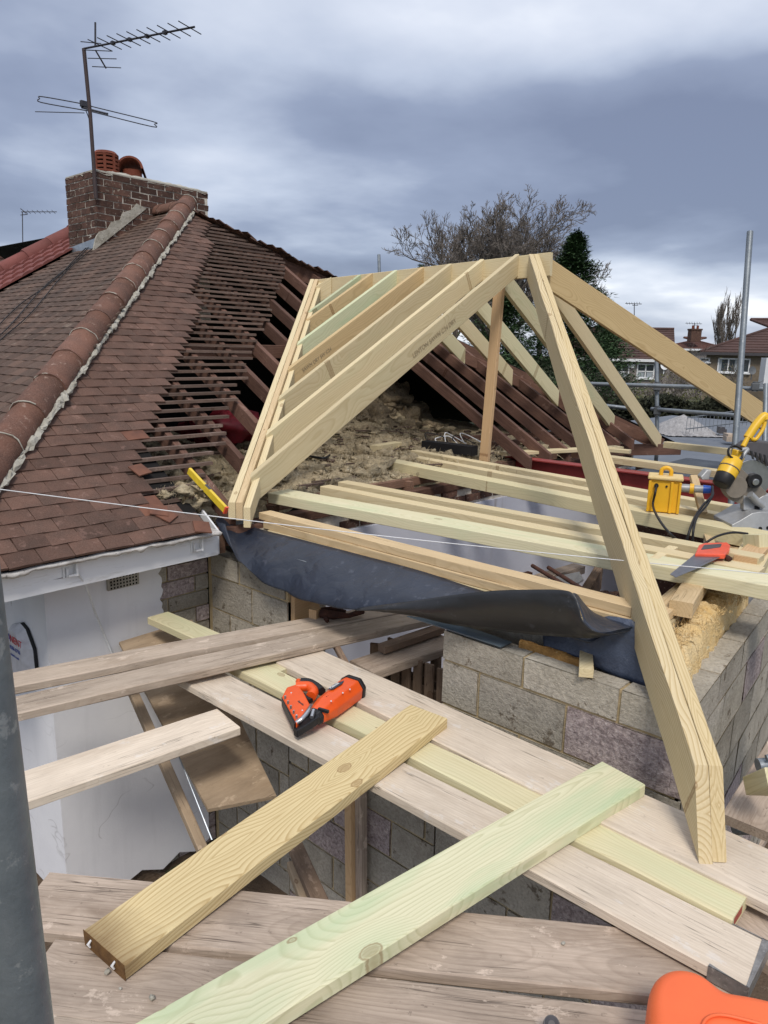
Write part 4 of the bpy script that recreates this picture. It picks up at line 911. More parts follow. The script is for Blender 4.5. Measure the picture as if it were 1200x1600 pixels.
top = [ax(352, 803, 2.80), ax(372, 800, 2.86), ax(392, 822, 2.885), ax(467, 842, 2.885), ax(567, 868, 2.885), ax(660, 893, 2.885), ax(755, 924, 2.885), ax(860, 955, 2.885), ax(960, 985, 2.90)]
bot = [ax(356, 818, 2.66), ax(366, 862, 2.60), ax(392, 894, 2.60), ax(440, 925, 2.58), ax(500, 945, 2.56), ax(567, 951, 2.58), ax(660, 950, 2.66), ax(780, 965, 2.76), ax(920, 1000, 2.82)]
vs, fs = strip2(top, bot, 70, 18, .030, 3, .07); b = MB(); b.add(vs, fs, 0, True); o = b.build('hanging_sheet', M['dpc'], sheet); s_ = o.modifiers.new('thick', 'SOLIDIFY'); s_.thickness = .0018
top = [ax(560, 950, 2.57), ax(640, 940, 2.56), ax(700, 931, 2.57), ax(770, 923, 2.60), ax(840, 921, 2.62), ax(880, 922, 2.62), ax(896, 928, 2.62), ax(904, 944, 2.61), ax(910, 968, 2.60), ax(925, 984, 2.59), ax(945, 990, 2.62)]
bot = [ax(562, 952, 2.57), ax(640, 961, 2.57), ax(700, 974, 2.60), ax(760, 983, 2.64), ax(830, 991, 2.68), ax(870, 994, 2.68), ax(890, 995, 2.68), ax(905, 996, 2.68), ax(922, 997, 2.68), ax(945, 994, 2.70), ax(985, 985, 2.78)]
vs, fs = strip2(top, bot, 60, 12, .008, 9, .03); b = MB(); b.add(vs, fs, 0, True); o = b.build('turned_flap', M['dpc_dark'], sheet); s_ = o.modifiers.new('thick', 'SOLIDIFY'); s_.thickness = .0018
top = [ax(896, 926, 2.63), ax(906, 950, 2.62), ax(914, 972, 2.61), ax(930, 986, 2.61), ax(946, 988, 2.66), ax(965, 984, 2.72)]
bot = [ax(905, 935, 2.80), ax(925, 955, 2.84), ax(945, 965, 2.86), ax(960, 970, 2.87), ax(975, 974, 2.88), ax(990, 980, 2.88)]
vs, fs = strip2(top, bot, 24, 10, .006, 15, -.01); b = MB(); b.add(vs, fs, 0, True); o = b.build('curled_edge', M['dpc'], sheet); s_ = o.modifiers.new('thick', 'SOLIDIFY'); s_.thickness = .0018
# ------------------------------------------------------------------ loft floor: wool, rubble, old joists
for i in range(7):
    X = 3.3+i*.75; timber('ceiling_joist', (X, 3.99, -1.10), (X, 7.8, -1.10), .05, .10, M['oldtop'], house, seg=.5)
timber('ceiling_beam', (6.9, 4.6, -.98), (9.0, 4.5, -1.0), .06, .12, M['old'], house); timber('ceiling_beam', (7.0, 5.2, -.98), (9.2, 4.7, -1.0), .06, .12, M['old'], house)
timber('ceiling_beam', (7.6, 4.55, -1.06), (9.6, 3.5, -1.10), .05, .14, M['old'], house)
def wtop(x, y):
    h = -1.07+.05*noise.noise((x*1.3, y*1.3, 0))+.035*noise.noise((x*5, y*5, 3))+.03*noise.noise((x*11, y*11, 9))
    h += .50*math.exp(-((x-7.9)**2/.5+(y-7.3)**2/.35)) + .22*math.exp(-((x-6.9)**2/.35+(y-7.0)**2/.5))+.07*math.exp(-((x-3.9)**2/.1+(y-4.55)**2/.1))
    return h
b = MB(); nx, ny = 150, 110; X0, X1, Y0, Y1 = 2.7, 9.4, 4.06, 8.4; vs = []
for i in range(nx+1):
    for j in range(ny+1):
        x = X0+(X1-X0)*i/nx; y = Y0+(Y1-Y0)*j/ny
        vs.append((x+.02*noise.noise((x*9, y*9, 5)), y+.02*noise.noise((x*9, y*9, 25))+(.05*noise.noise((x*6, 1, 5)) if j == 0 else 0), wtop(x, y)-(.10 if j == 0 or i == 0 else 0)))
b.add(vs, [(i*(ny+1)+j, (i+1)*(ny+1)+j, (i+1)*(ny+1)+j+1, i*(ny+1)+j+1) for i in range(nx) for j in range(ny)], smooth=True)
tag(b.build('loft_insulation', M['wool']), 'dirty beige mineral wool heaped over the open loft floor', 'insulation', kind='stuff')
def clump(mb, p, r, seed, flat=.6, amp=.7, n=12):
    t = MB(); t.ball((0, 0, 0), 1, n); s_ = seed*7.13
    for v in t.v:
        v = V(v); f = 1+amp*noise.noise(v*1.8+V((s_, 0, 0)))+amp*.7*noise.noise(v*4.5+V((0, s_, 0)))+amp*.35*noise.noise(v*10+V((0, 0, s_)))
        q_ = v*f*r; t_ = V((q_.x, q_.y, q_.z*flat))+V(p); mb.v.append(tuple(t_))
    k = len(mb.v)-len(t.v)
    for f in t.f: mb.f.append(tuple(i+k for i in f)); mb.m.append(0); mb.sm.append(True)
random.seed(77)
b = MB(); bd = MB()
for k in range(620):
    x = random.uniform(3.0, 8.4); y = random.uniform(4.05, 7.6)
    (b if (x < 6.2 or random.random() < .35) else bd).add([], []); clump(b if (x < 6.3 or random.random() < .35) else bd, (x, y, wtop(x, y)+.01), random.uniform(.02, .06)+(.06 if random.random() < .12 else 0), k, .55, 1.1, 12)
for k in range(26):
    x = 7.7+random.gauss(0, .42); y = 7.1+random.gauss(0, .28); clump(bd, (x, y, wtop(x, y)-.02), random.uniform(.10, .24), 900+k, .75, 1.1, 16)
tag(b.build('wool_tufts', M['wool']), 'torn pale tufts of mineral wool strewn across the open loft', 'insulation', kind='stuff')
tag(bd.build('brown_wool_heap', M['wool_dark']), 'brown crumpled heap of old wool at the back of the loft', 'insulation', kind='stuff')
b = MB(); frayed(b, lambda r: (lambda x, y: V((x, y, wtop(x, y)+.015)))(r.uniform(2.9, 7.6), r.uniform(4.05, 6.9)), 11000, .08, .0028, 9); tag(b.build('wool_fibres', M['wool']), 'loose straw like wool fibres over the loft debris', 'debris', kind='stuff')
b = MB(); random.seed(4)
for k in range(120):
    x = random.uniform(3.2, 8.2); y = random.uniform(4.05, 6.3); R = Matrix.Rotation(random.uniform(0, 3.1), 3, 'Z') @ Matrix.Rotation(random.uniform(-.3, .3), 3, 'X')
    b.box((x, y, wtop(x, y)+.03), (random.uniform(.04, .28), random.uniform(.01, .04), random.uniform(.006, .02)), R)
tag(b.build('loft_debris', M['batten']), 'splinters and broken laths scattered on the loft wool', 'debris', kind='stuff')
# tuft in the eave corner, dark red sacks behind the rafters
b = MB(); c = asl(285, 775, -.06)
for k in range(14): clump(b, c+V((random.uniform(-.16, .16), random.uniform(-.1, .12), random.uniform(-.04, .05))), random.uniform(.025, .06), 300+k, .8, 1.2)
frayed(b, lambda r: c+V((r.uniform(-.18, .18), r.uniform(-.1, .12), r.uniform(-.03, .06))), 700, .04, .0015, 12)
tag(b.build('eave_wool', M['wool']), 'small tuft of pale wool bursting out beside the last roof tiles', 'insulation', kind='stuff')
for (px, py, zz, r, lab) in ((365, 668, -.83, .34, 'dark red plastic sack behind the bare rafters, the right hand larger one'), (318, 672, -.86, .22, 'dark red plastic sack seen between battens, the left hand smaller one')):
    b = MB(); clump(b, az(px, py, zz), r, px, .55, .45, 22); tag(b.build('plastic_sack', M['redbag']), lab, 'sack')
# black cable tray with cables at the back
ct = empty('cable_box', tuple(az(700, 690, -1.0)), 'black plastic tray with tangled white and black cables behind the insulation', 'cable tray')
p = az(705, 690, -.98); q = az(735, 694, -.98); timber('tray', az(664, 688, -.94), az(742, 697, -.94), .12, .10, M['black'], ct)
for k in range(5):
    a = az(668+k*14, 690, -.95); b = MB(); b.tube(smooth_path([a, a+V((.03*sin(k), .03, .06+.03*cos(k*3))), a+V((.16, -.08*cos(k), .05)), a+V((.22, -.12, -.03))], 5), .006, 5); b.build('cable', M['white'] if k % 3 else M['black'], ct)
b = MB(); b.tube(smooth_path([az(480, 712, -1.0), az(505, 716, -.98), az(515, 711, -1.0)], 6), .012, 5); tag(b.build('black_hose', M['black']), 'short black hose lying on the pale wool left of the joists', 'hose')
# ------------------------------------------------------------------ scaffold boards and loose timbers round the viewer
BZ = -1.60
def fb(name, label, cat, la, lb, ra, rb, z, w_, h_, mat, group=None, z1=None, **kw):
    z1 = z if z1 is None else z1
    a = (az(*la, z)+az(*ra, z))/2; b_ = (az(*lb, z1)+az(*rb, z1))/2
    kw.setdefault('wob', .003); kw.setdefault('seg', .08); kw.setdefault('ch', .005)
    return tag(timber(name, a, b_, w_, h_, M[mat], None, **kw), label, cat, group)
G = 'scaffold boards laid round the opening'
D1 = fb('scaffold_board', 'pale diagonal scaffold board with metal banded end under the nose of the orange nail gun', 'scaffold board', (232, 1037), (1167, 1536), (300, 1024), (1205, 1478), BZ, .20, .04, 'board', G)
D2 = fb('timber_plank', 'greenish new plank between the two diagonal scaffold boards, cut end with red mark', 'plank', (348, 1035), (1143, 1430), (398, 1028), (1172, 1402), BZ+.012, .145, .047, 'new_b', None)
D3 = fb('scaffold_board', 'pale diagonal scaffold board closest to the block wall, passing under the doubled hip end', 'scaffold board', (425, 1033), (1225, 1428), (500, 1012), (1250, 1345), BZ+.025, .27, .042, 'board', G)
F1 = fb('scaffold_board', 'weathered brown scaffold board crossing the foreground, farther of the two wide ones', 'scaffold board', (50, 1364), (1120, 1466), (40, 1446), (1130, 1563), BZ-.047, .235, .04, 'board_dark', G)
F2 = fb('scaffold_board', 'weathered brown scaffold board along the bottom of the view below a long dark gap', 'scaffold board', (50, 1464), (1200, 1592), (50, 1580), (1200, 1745), BZ-.052, .235, .04, 'board_dark', G)
F3 = fb('scaffold_board', 'scaffold board at the bottom left corner behind the grey tube, only its edge in view', 'scaffold board', (-40, 1582), (1000, 1700), (-40, 1700), (1000, 1850), BZ-.055, .235, .04, 'board_mid', G)
F4 = fb('scaffold_board', 'worn scaffold board end under the metal banded board at the bottom right', 'scaffold board', (1120, 1440), (1290, 1560), (1160, 1405), (1330, 1500), BZ-.047, .225, .04, 'board_dark', G)
S1 = fb('scaffold_board', 'farther board of the touching pair running from the left tube toward the damp sheet', 'scaffold board', (10, 1050), (655, 934), (12, 1077), (662, 952), BZ+.072, .165, .042, 'board_mid', G, bow=.01)
S2 = fb('scaffold_board', 'nearer board of the touching pair, crossing over the diagonal boards with a stained edge', 'scaffold board', (12, 1091), (655, 948), (14, 1117), (668, 974), BZ+.068, .175, .042, 'board_mid', G, bow=.008)
S3 = fb('scaffold_board', 'short pale scaffold board bridging from the left tube to the diagonal boards', 'scaffold board', (20, 1211), (330, 1106), (22, 1257), (384, 1137), BZ-.042, .22, .042, 'board', G)
fb('timber_plank', 'new pale plank end poking out above the touching pair beside the block pier', 'plank', (232, 964), (420, 1052), (262, 956), (470, 1040), BZ+.012, .145, .047, 'new_b')
# metal band on the end of the nearest diagonal board
def on_board(o, x, y, z=0): return o.matrix_world @ V((x, y, z))
Ld = max(v.co.x for v in D1.data.vertices)
b = MB()
for (c, s) in (((Ld+.002, 0, -.021), (.003, .206, .046)), ((Ld-.05, .1025, -.021), (.10, .0025, .044)), ((Ld-.05, -.1025, -.021), (.10, .0025, .044))): b.box(c, s)
b.prism([(Ld-.10, -.1035, .001), (Ld-.10, -.092, .001), (Ld-.05, -.099, .001), (Ld, -.1035, .001)], .002)
b.prism([(Ld-.02, .1035, .001), (Ld+.003, .1035, .001), (Ld+.003, -.1035, .001), (Ld-.004, -.1035, .001)], .002)
o = bpy.data.objects.new('end_band', b.mesh('end_band', M['galvb'])); col.objects.link(o); o.parent = D1
b = MB(); b.box((0, 0, 0), (.001, .07, .026)); o = bpy.data.objects.new('red_mark', b.mesh('red_mark', M['redmark'])); col.objects.link(o); o.parent = D2; o.location = (max(v.co.x for v in D2.data.vertices)+.0006, -.02, -.02)
# two offcuts lying across
FT = fb('timber_plank', 'golden new plank lying across the boards, near end dark with two pale nails', 'plank', (123, 1458), (640, 1099), (202, 1502), (700, 1124), BZ+.0, .195, .05, 'gold', None, z1=BZ+.072, wob=.001, ch=.004)
GT = fb('timber_plank', 'pale green new plank lying across the boards, far end at the doubled hip', 'plank', (132, 1652), (950, 1187), (245, 1692), (997, 1228), BZ-.0, .192, .05, 'green', None, z1=BZ+.075, wob=.001, ch=.004)
b = MB()
for y in (-.055, .06):
    b.tube([(-.001, y, -.012), (-.010, y+.003, -.022), (-.006, y+.001, -.034)], [.003, .0045, .003], 6)
o = bpy.data.objects.new('nail_head', b.mesh('nail_head', M['white'])); col.objects.link(o); o.parent = FT
b = MB(); b.box((.0, 0, -.025), (.0012, .196, .052)); o = bpy.data.objects.new('dark_end', b.mesh('dark_end', M['darkend'])); col.objects.link(o); o.parent = FT; o.location = (-.0012, 0, 0)
def gravelbit(px, py, r, z=BZ-.045):
    p = az(px, py, z); b = MB(); clump(b, p+V((0, 0, r*.4)), r, px, .7, .5, 8)
    return tag(b.build('grit', M['mortar']), None, None)
for i, (px, py, r, lab) in enumerate([(168, 1520, .009, 'pale crumb of mortar on the brown board beside the dark plank end'), (238, 1560, .008, 'pale mortar crumb on the brown board left of the green plank'), (880, 1475, .006, 'tiny white pebble on the brown board right of the green plank'), (188, 1545, .004, 'smallest crumb on the brown board below the golden plank')]):
    tag(gravelbit(px, py, r), lab, 'crumb')
# left scaffold tube, very close
tb = MB(); c1 = ad(41, 1600, .72); c0 = ad(-54, 860, .615); d = (c0-c1)
tb.tube([c1-d*1.3, c1-d*.3, c1, c1+d*.5, c0, c0+d*1.2], .0242, 40, smooth=True)
tag(tb.build('scaffold_tube', M['scaff']), 'weathered blue grey scaffold tube standing close at the left edge', 'scaffold tube')
# boards and couplers at the right edge
tag(timber('scaffold_board', az(1205, 1120, -1.45)+V((.55, -.12, 0)), az(1150, 1335, BZ)+V((.2, 0, 0)), .22, .04, M['board_dark']), 'dirty brown board at the right edge beside the dark gap to the side wall', 'scaffold board', G)
tag(timber('timber_length', ad(1215, 1200, 2.45), ad(1180, 1215, 2.6), .09, .06, M['new_b']), 'end of a pale timber entering at the right edge above the brown board', 'timber')
for (p, q, lab) in (((1146, 1293), (1172, 1293), 'short grey tube end low down beside the side wall, the lower one'), ((1184, 1196), (1200, 1192), 'short grey tube end beside the side wall, the upper one')):
    b = MB(); b.tube([ad(*p, 2.75), ad(q[0]+30, q[1], 2.75)], .026, 16); b.tube([ad(q[0]-3, q[1]-8, 2.72), ad(q[0]+10, q[1]-10, 2.72)], .012, 6)
    tag(b.build('scaffold_tube', M['scaff']), lab, 'scaffold tube')
# ------------------------------------------------------------------ things in the hole: leaning plywood, props, pallet
def sheetp(name, label, cat, pts, th, mat, kids=()):
    P = [ad(x, y, D) for x, y, D in pts]; n_ = (P[1]-P[0]).cross(P[2]-P[0]).normalized()
    if n_.dot(P[0]) < 0: n_ = -n_
    P = [p-n_*(p-P[0]).dot(n_) for p in P]                  # flatten to one plane
    o_ = sum(P, V((0, 0, 0)))/len(P); ex = (P[1]-P[0]).normalized(); ey = n_.cross(ex)
    mw = Matrix(((ex.x, ey.x, n_.x, o_.x), (ex.y, ey.y, n_.y, o_.y), (ex.z, ey.z, n_.z, o_.z), (0, 0, 0, 1))); mi = mw.inverted()
    b = MB(); b.prism([mi @ p for p in P], 0, dirv=(0, 0, th)); o = bpy.data.objects.new(name, b.mesh(name, M[mat])); col.objects.link(o); o.matrix_world = mw
    if label: tag(o, label, cat)
    return o
pb_ = sheetp('plywood_sheet', 'weathered brown plywood sheet leaning down into the hole beneath the boards', 'plywood', [(186, 1003, ay(186, 1003, 3.9).dot(FW)), (300, 968, ay(300, 968, 3.9).dot(FW)), (432, 1243, 3.35), (323, 1294, 3.25)], .018, 'ply')
o = timber('edge_batten', ad(196, 1050, 3.9), ad(318, 1325, 3.22), .045, .04, M['ply'], pb_)
b = MB(); b.prism([ad(262, 1140, 3.3), ad(263, 1139, 3.3), ad(332, 1312, 3.05), ad(330, 1312, 3.05)], 0, dirv=FW*.004); tag(b.build('white_strip', M['galv']), 'thin pale strip hanging along the left edge of the leaning plywood', 'strip')
loose('brace_timber', 'split brown timber leaning in the hole, broken at its foot', 'timber', ad(462, 1318, 3.1), ad(505, 1415, 2.75), .06, .04, 'pallet')
loose('brace_timber', 'shorter thin brown timber lashed beside the split leaning one', 'timber', ad(456, 1345, 3.05), ad(478, 1405, 2.85), .04, .04, 'ply')
ps = timber('prop_post', ax(555, 1240, 2.62), ax(556, 1440, 2.62), .07, .05, M['orange']); tag(ps, 'orange brown upright timber propping the nearest diagonal board', 'post')
timber('side_strip', ax(569, 1235, 2.64), ax(570, 1440, 2.64), .05, .05, M['board_dark'], ps)
# opening: a pallet and greyed planks inside
pal = empty('pallet', (3.3, 2.4, -2.5), 'dark wooden pallet on its side seen through the block opening', 'pallet')
pd = V((.83, -.56, 0)).normalized(); p0 = V((2.92, 2.62, 0))
for k in range(9):
    q = ax(607+k*14, 1048-k*4, 3.0+0*k); q = V((2.96+.02*k*0, 2.62-.07*k, -1.78)); 
    timber('slat', (2.96, 2.70-.082*k, -1.66), (2.97, 2.70-.082*k+random.uniform(-.006, .006), -2.55), .055, .018, M['pallet'], pal, roll=pi/2*0)
for z in (-1.83, -2.15, -2.5): timber('rail', (3.0, 2.75, z), (3.0, 2.0, z), .02, .09, M['pallet'], pal)
for z in (-1.83, -2.15, -2.5): timber('rail', (3.09, 2.75, z), (3.09, 2.0, z), .02, .09, M['pallet'], pal)
for k in range(7): timber('slat', (3.12, 2.70-.11*k, -1.68), (3.12, 2.70-.11*k, -2.55), .07, .018, M['pallet'], pal)
fb('old_plank', 'brown dusty plank lying on top of the pallet in the opening', 'plank', (540, 1030), (695, 985), (590, 1053), (705, 1008), -1.64, .2, .05, 'board_dark')
fb('old_plank', 'narrow broken plank behind the dusty one in the opening', 'plank', (590, 1004), (688, 970), (603, 1012), (692, 982), -1.58, .06, .045, 'pallet')
loose('brace_timber', 'thin brown stick leaning in the opening against the lilac wall', 'timber', ad(525, 1005, 4.0), ad(542, 1036, 3.8), .03, .03, 'pallet')
# clutter inside the room by the plates
loose('old_plank', 'old brown plank lying in the room behind the curled black sheet', 'plank', az(820, 908, -1.30), az(905, 882, -1.30), .09, .05, 'board_dark')
pl2 = loose('old_plank', 'dark brown plank on its edge right of the white paper in the room', 'plank', az(905, 935, -1.25), az(936, 885, -1.25), .05, .14, 'pallet')
loose('old_plank', 'thin dark board at the left of the clutter in the room', 'plank', az(800, 902, -1.3), az(828, 893, -1.3), .04, .03, 'rust')
b = MB(); b.prism([az(850, 905, -1.24), az(905, 893, -1.2), az(912, 905, -1.22), az(893, 917, -1.24), az(868, 916, -1.25)], .01); tag(b.build('paper_sack', M['paper']), 'crumpled white paper among old planks in the open room', 'paper')
for (a, c, lab) in (((832, 884), (885, 916), 'rusty iron bar lying over the white paper, left one'), ((857, 887), (925, 930), 'rusty iron bar lying over the white paper, right one')):
    b = MB(); b.tube([az(*a, -1.12), az(*c, -1.10)], .011, 8); tag(b.build('iron_bar', M['rust']), lab, 'bar')
b = MB()
for k in range(60):
    p = az(random.uniform(885, 985), random.uniform(925, 940), -1.18); clump(b, p, random.uniform(.01, .025), k+50, .6, .8, 7)
tag(b.build('rubble', M['brick']), 'brown rubble crumbs beside the eave plate inside the room', 'rubble', kind='stuff')
# rusty tool and wooden block on the touching pair
rt = empty('rusty_tool', tuple(az(530, 958, -1.50)), 'rusty red brown iron tool lying on the far end of the touching boards', 'tool')
b = MB(); z = -1.495; b.tube([az(502, 958, z), az(520, 961, z), az(545, 962, z), az(567, 955, z+.005)], [.028, .026, .015, .018], 10); b.build('head', M['rust'], rt)
b = MB(); b.tube(smooth_path([az(503, 952, z), az(520, 951, z+.02), az(540, 956, z)], 4), .012, 6); b.tube([az(508, 966, z), az(512, 971, z-.01)], .012, 6); b.build('claw', M['rust'], rt)
b = MB(); b.box(az(492, 958, -1.495), (.055, .05, .06), Matrix.Rotation(.3, 3, 'Z')); tag(b.build('wood_block', M['orange'], None, .002), 'small square light wood block beside the rusty tool', 'block')
# spirit level on the last rafter
lv = timber('spirit_level', asl(297, 731, .10), asl(354, 792, .115), .020, .045, M['levely'], seg=.5, wob=0, ch=.002); tag(lv, 'yellow spirit level lying along the lowest old rafter', 'spirit level')
b = MB(); LL = max(v.co.x for v in lv.data.vertices); b.box((LL+.004, 0, -.0225), (.012, .022, .047)); o = bpy.data.objects.new('end_cap', b.mesh('end_cap', M['redor'])); col.objects.link(o); o.parent = lv
b = MB(); b.box((LL*.5, 0, .001), (.05, .018, .003)); o = bpy.data.objects.new('vial_window', b.mesh('vial_window', M['dkgrey'])); col.objects.link(o); o.parent = lv
# builder's line
b = MB(); A_, C_ = ad(-20, 762, 3.2), ad(1225, 899, 3.3); n = 24
b.tube([A_.lerp(C_, i/n)-V((0, 0, .022*sin(pi*i/n))) for i in range(n+1)], .0021, 5); tag(b.build('string_line', M['string']), 'thin white builders line stretched across the whole site', 'string line')
# ------------------------------------------------------------------ nail gun
ZG = -1.535
ng = empty('nail_gun', tuple(az(500, 1095, BZ+.025)), 'orange cordless nail gun with black end cap lying on the diagonal boards', 'nail gun')
cg = lambda x, y, z=ZG: az(400+x/5.4545, 1000+y/5.4545, z)
axis0, axis1 = cg(560, 610, -1.538), cg(830, 400, -1.538)
gd = (axis1-axis0).normalized(); gs = V((-gd.y, gd.x, 0)).normalized(); gl = (axis1-axis0).length
def barrel(mb, t0, t1, prof, m=0):
    vs = []
    for t, s in ((t0, prof[0]), (t0+(t1-t0)*.3, prof[1]), (t1-.02, prof[2]), (t1, prof[3])):
        c = axis0+gd*t
        for (a, h_) in ((-.060, -.034), (-.064, .014), (-.038, .050), (.026, .054), (.060, .030), (.064, -.02), (.044, -.052), (-.036, -.052)): vs.append(c+gs*a*s+V((0, 0, h_*s)))
    n = 8; mb.add(vs, [(i*n+j, i*n+(j+1) % n, (i+1)*n+(j+1) % n, (i+1)*n+j) for i in range(3) for j in range(n)]+[tuple(range(n))[::-1], tuple(range(3*n, 4*n))], m)
b = MB(); barrel(b, -.045, gl-.02, (.62, .88, 1.0, .98)); b.build('body', M['orangepl'], ng, .006, 3)
b = MB(); barrel(b, gl-.018, gl+.022, (1.03, 1.05, 1.04, .8)); b.build('end_cap', M['black'], ng, .005, 3)
b = MB(); barrel(b, -.07, -.03, (.42, .55, .62, .60)); b.build('nose_collar', M['black'], ng, .003)
b = MB(); b.prism([cg(222, 478, -1.52), cg(262, 400, -1.52), cg(350, 372, -1.52), cg(405, 440, -1.52), cg(462, 550, -1.52), cg(400, 640, -1.52), cg(345, 702, -1.52)], .042); mg = b.build('magazine', M['orangepl'], ng, .007, 3)
b = MB(); b.prism([cg(216, 486, -1.527), cg(232, 474, -1.527), cg(350, 692, -1.527), cg(326, 716, -1.527)], .045); b.build('magazine_rail', M['black'], ng, .003)
b = MB()
for k in range(5): p = cg(250+k*24, 520+k*42, -1.53); b.box(p, (.008, .008, .05), Matrix.Rotation(.6, 3, 'Z'))
b.build('rail_bolt', M['steel'], ng)
b = MB(); b.tube(smooth_path([cg(345, 400, -1.535), cg(400, 395, -1.532), cg(455, 400, -1.532), cg(490, 440, -1.535), cg(470, 480, -1.54)], 5), .024, 12); b.tube([cg(362, 350, -1.54), cg(366, 395, -1.54)], .014, 8); b.build('handle', M['orangepl'], ng)
b = MB(); b.tube(smooth_path([cg(385, 360, -1.54), cg(450, 365, -1.538), cg(515, 400, -1.538), cg(560, 440, -1.54)], 5), .021, 10); b.build('grip', M['black'], ng)
b = MB(); b.tube(smooth_path([cg(400, 470, -1.548), cg(430, 500, -1.548), cg(470, 520, -1.548)], 4), .013, 8); b.build('trigger', M['black'], ng)
b = MB(); b.prism([cg(545, 590, -1.512), cg(540, 650, -1.512), cg(480, 690, -1.52), cg(350, 772, -1.545), cg(322, 752, -1.55), cg(330, 715, -1.55), cg(420, 660, -1.53), cg(480, 580, -1.52)], .035); b.build('nose', M['black'], ng, .004)
b = MB(); b.tube(smooth_path([cg(470, 560, -1.515), cg(450, 600, -1.505), cg(400, 665, -1.515), cg(345, 705, -1.53)], 4), .010, 8); b.tube([cg(490, 600, -1.505), cg(475, 660, -1.515)], .009, 8); b.build('driver_plate', M['steel'], ng)
b = MB(); b.tube([cg(475, 690, -1.55), cg(470, 712, -1.555)], .010, 8); b.build('safety_tip', M['orangepl'], ng)
zt = -1.4815
b = MB(); P4 = [cg(608, 422, zt), cg(672, 372, zt), cg(752, 344, zt), cg(735, 372, zt), cg(655, 420, zt)]; b.prism(P4, .001); b.build('name_plate', M['navyp'], ng)
text('Paslode', .021, M['white'], ng, cg(640, 413, zt+.0008), cg(740, 352, zt)-cg(640, 415, zt), V((-.3, 1, 0)) if False else gs*(1 if gs.dot(UP) > 0 else -1))
text('Impulse', .016, M['dkgrey'], ng, cg(352, 520, -1.519), cg(400, 560, zt)-cg(352, 520, zt), gd)
b = MB()
for k in range(8): c_ = axis0+gd*(.06+.013*k)+gs*(-.0*k)+V((0, 0, .047)); c_ = cg(600+k*12, 482-k*7, -1.492); b.box(c_, (.008, .0035, .002), Matrix.Rotation(math.atan2(gd.y, gd.x)+.9, 3, 'Z'))
b.build('vent_slot', M['dark'], ng)
for q_ in ((300, 450), (395, 600), (345, 640)):
    b = MB(); b.tube([cg(*q_, -1.521), cg(*q_, -1.5185)], .0035, 8); b.build('screw_head', M['steel'], ng)
for q_ in ((640, 520), (740, 450), (800, 420)):
    b = MB(); b.tube([cg(*q_, -1.4875), cg(*q_, -1.482)], .0035, 8); b.build('screw_head', M['steel'], ng)
b = MB(); c_ = cg(575, 600, -1.505); b.box(c_, (.012, .05, .012), Matrix.Rotation(math.atan2(gd.y, gd.x), 3, 'Z')); b.build('exhaust_slot', M['black'], ng)
# ------------------------------------------------------------------ big orange tool at the bottom right and the dark knob
zo = -1.46
og = empty('orange_tool', tuple(az(1090, 1600, -1.6)), 'big smooth orange plastic tool body cut off by the bottom right corner', 'tool')
vs = []; P_ = [(1012, 1640), (1010, 1590), (1012, 1552), (1022, 1530), (1042, 1519), (1064, 1518), (1088, 1524), (1108, 1538), (1126, 1554), (1150, 1558), (1178, 1563), (1215, 1573), (1290, 1592), (1290, 1700), (1020, 1700)]
cen = az(1130, 1650, zo); b = MB(); rings = []
for k in range(7):
    a = k/6*pi/2; inset = (1-cos(a)); r_ = .045*inset; hz = -.05*(1-sin(a)); ring = []
for lev in range(9):
    a = lev/8*pi/2; ring = []
    for (x, y) in P_:
        p = az(x, y, zo-.03); dirc = (cen-p); dirc.z = 0; dirc.normalize(); q = p+dirc*(.04*(1-cos(a))); q.z = zo-.05+.05*sin(a); ring.append(q)
    rings.append(ring)
n = len(P_); low = [V((p.x, p.y, -1.63)) for p in rings[0]]; allr = [low]+rings
for r_ in allr: vs += r_
b.add(vs, [(i*n+j, i*n+(j+1) % n, (i+1)*n+(j+1) % n, (i+1)*n+j) for i in range(len(allr)-1) for j in range(n)], 0, True)
b.add(rings[-1], [tuple(range(n))], 0, True); bo = b.build('body', M['orangebig'], og); sb_ = bo.modifiers.new('sub', 'SUBSURF'); sb_.levels = sb_.render_levels = 2
b = MB(); b.tube(smooth_path([az(1095, 1612, zo+.004), az(1104, 1592, zo+.004), az(1130, 1586, zo+.004), az(1190, 1600, zo+.004)], 5), .004, 6); b.build('moulded_rib', M['orangebig'], og)
b = MB(); b.tube([az(862, 1604, -1.62), az(862, 1600, -1.575)], [.022, .019], 20); b.tube([az(862, 1600, -1.575), az(862, 1600, -1.571)], [.017, .008], 20); tag(b.build('round_knob', M['dkgrey'], None, .002), 'dark round plastic knob at the bottom edge on the brown board', 'knob')
# ------------------------------------------------------------------ yellow site transformer with plug and leads
T0, T1 = V((4.66, 1.875, -.995)), V((4.735, 1.685, -.995)); tx_ = (T1-T0).normalized(); ty_ = V((-tx_.y, tx_.x, 0))*1.0
if ty_.x < 0: ty_ = -ty_
tf = empty('site_transformer', tuple((T0+T1)/2), 'yellow portable site transformer box standing on the joists', 'transformer')
def TP(u, v, z): return T0+tx_*u+ty_*v+V((0, 0, z))
Wt, Dt, Ht = .20, .17, .235
def tbox(mb, u0, u1, v0, v1, z0, z1, tap=0, m=0):
    vs = [TP(u0+tap, v0+tap, z0), TP(u1-tap, v0+tap, z0), TP(u1-tap, v1-tap, z0), TP(u0+tap, v1-tap, z0), TP(u0, v0, z1), TP(u1, v0, z1), TP(u1, v1, z1), TP(u0, v1, z1)]
    mb.add(vs, [(0, 3, 2, 1), (4, 5, 6, 7), (0, 1, 5, 4), (1, 2, 6, 5), (2, 3, 7, 6), (3, 0, 4, 7)], m)
b = MB(); tbox(b, .01, Wt-.01, .01, Dt-.01, 0, Ht-.02); b.build('case', M['yellow'], tf, .006)
b = MB()
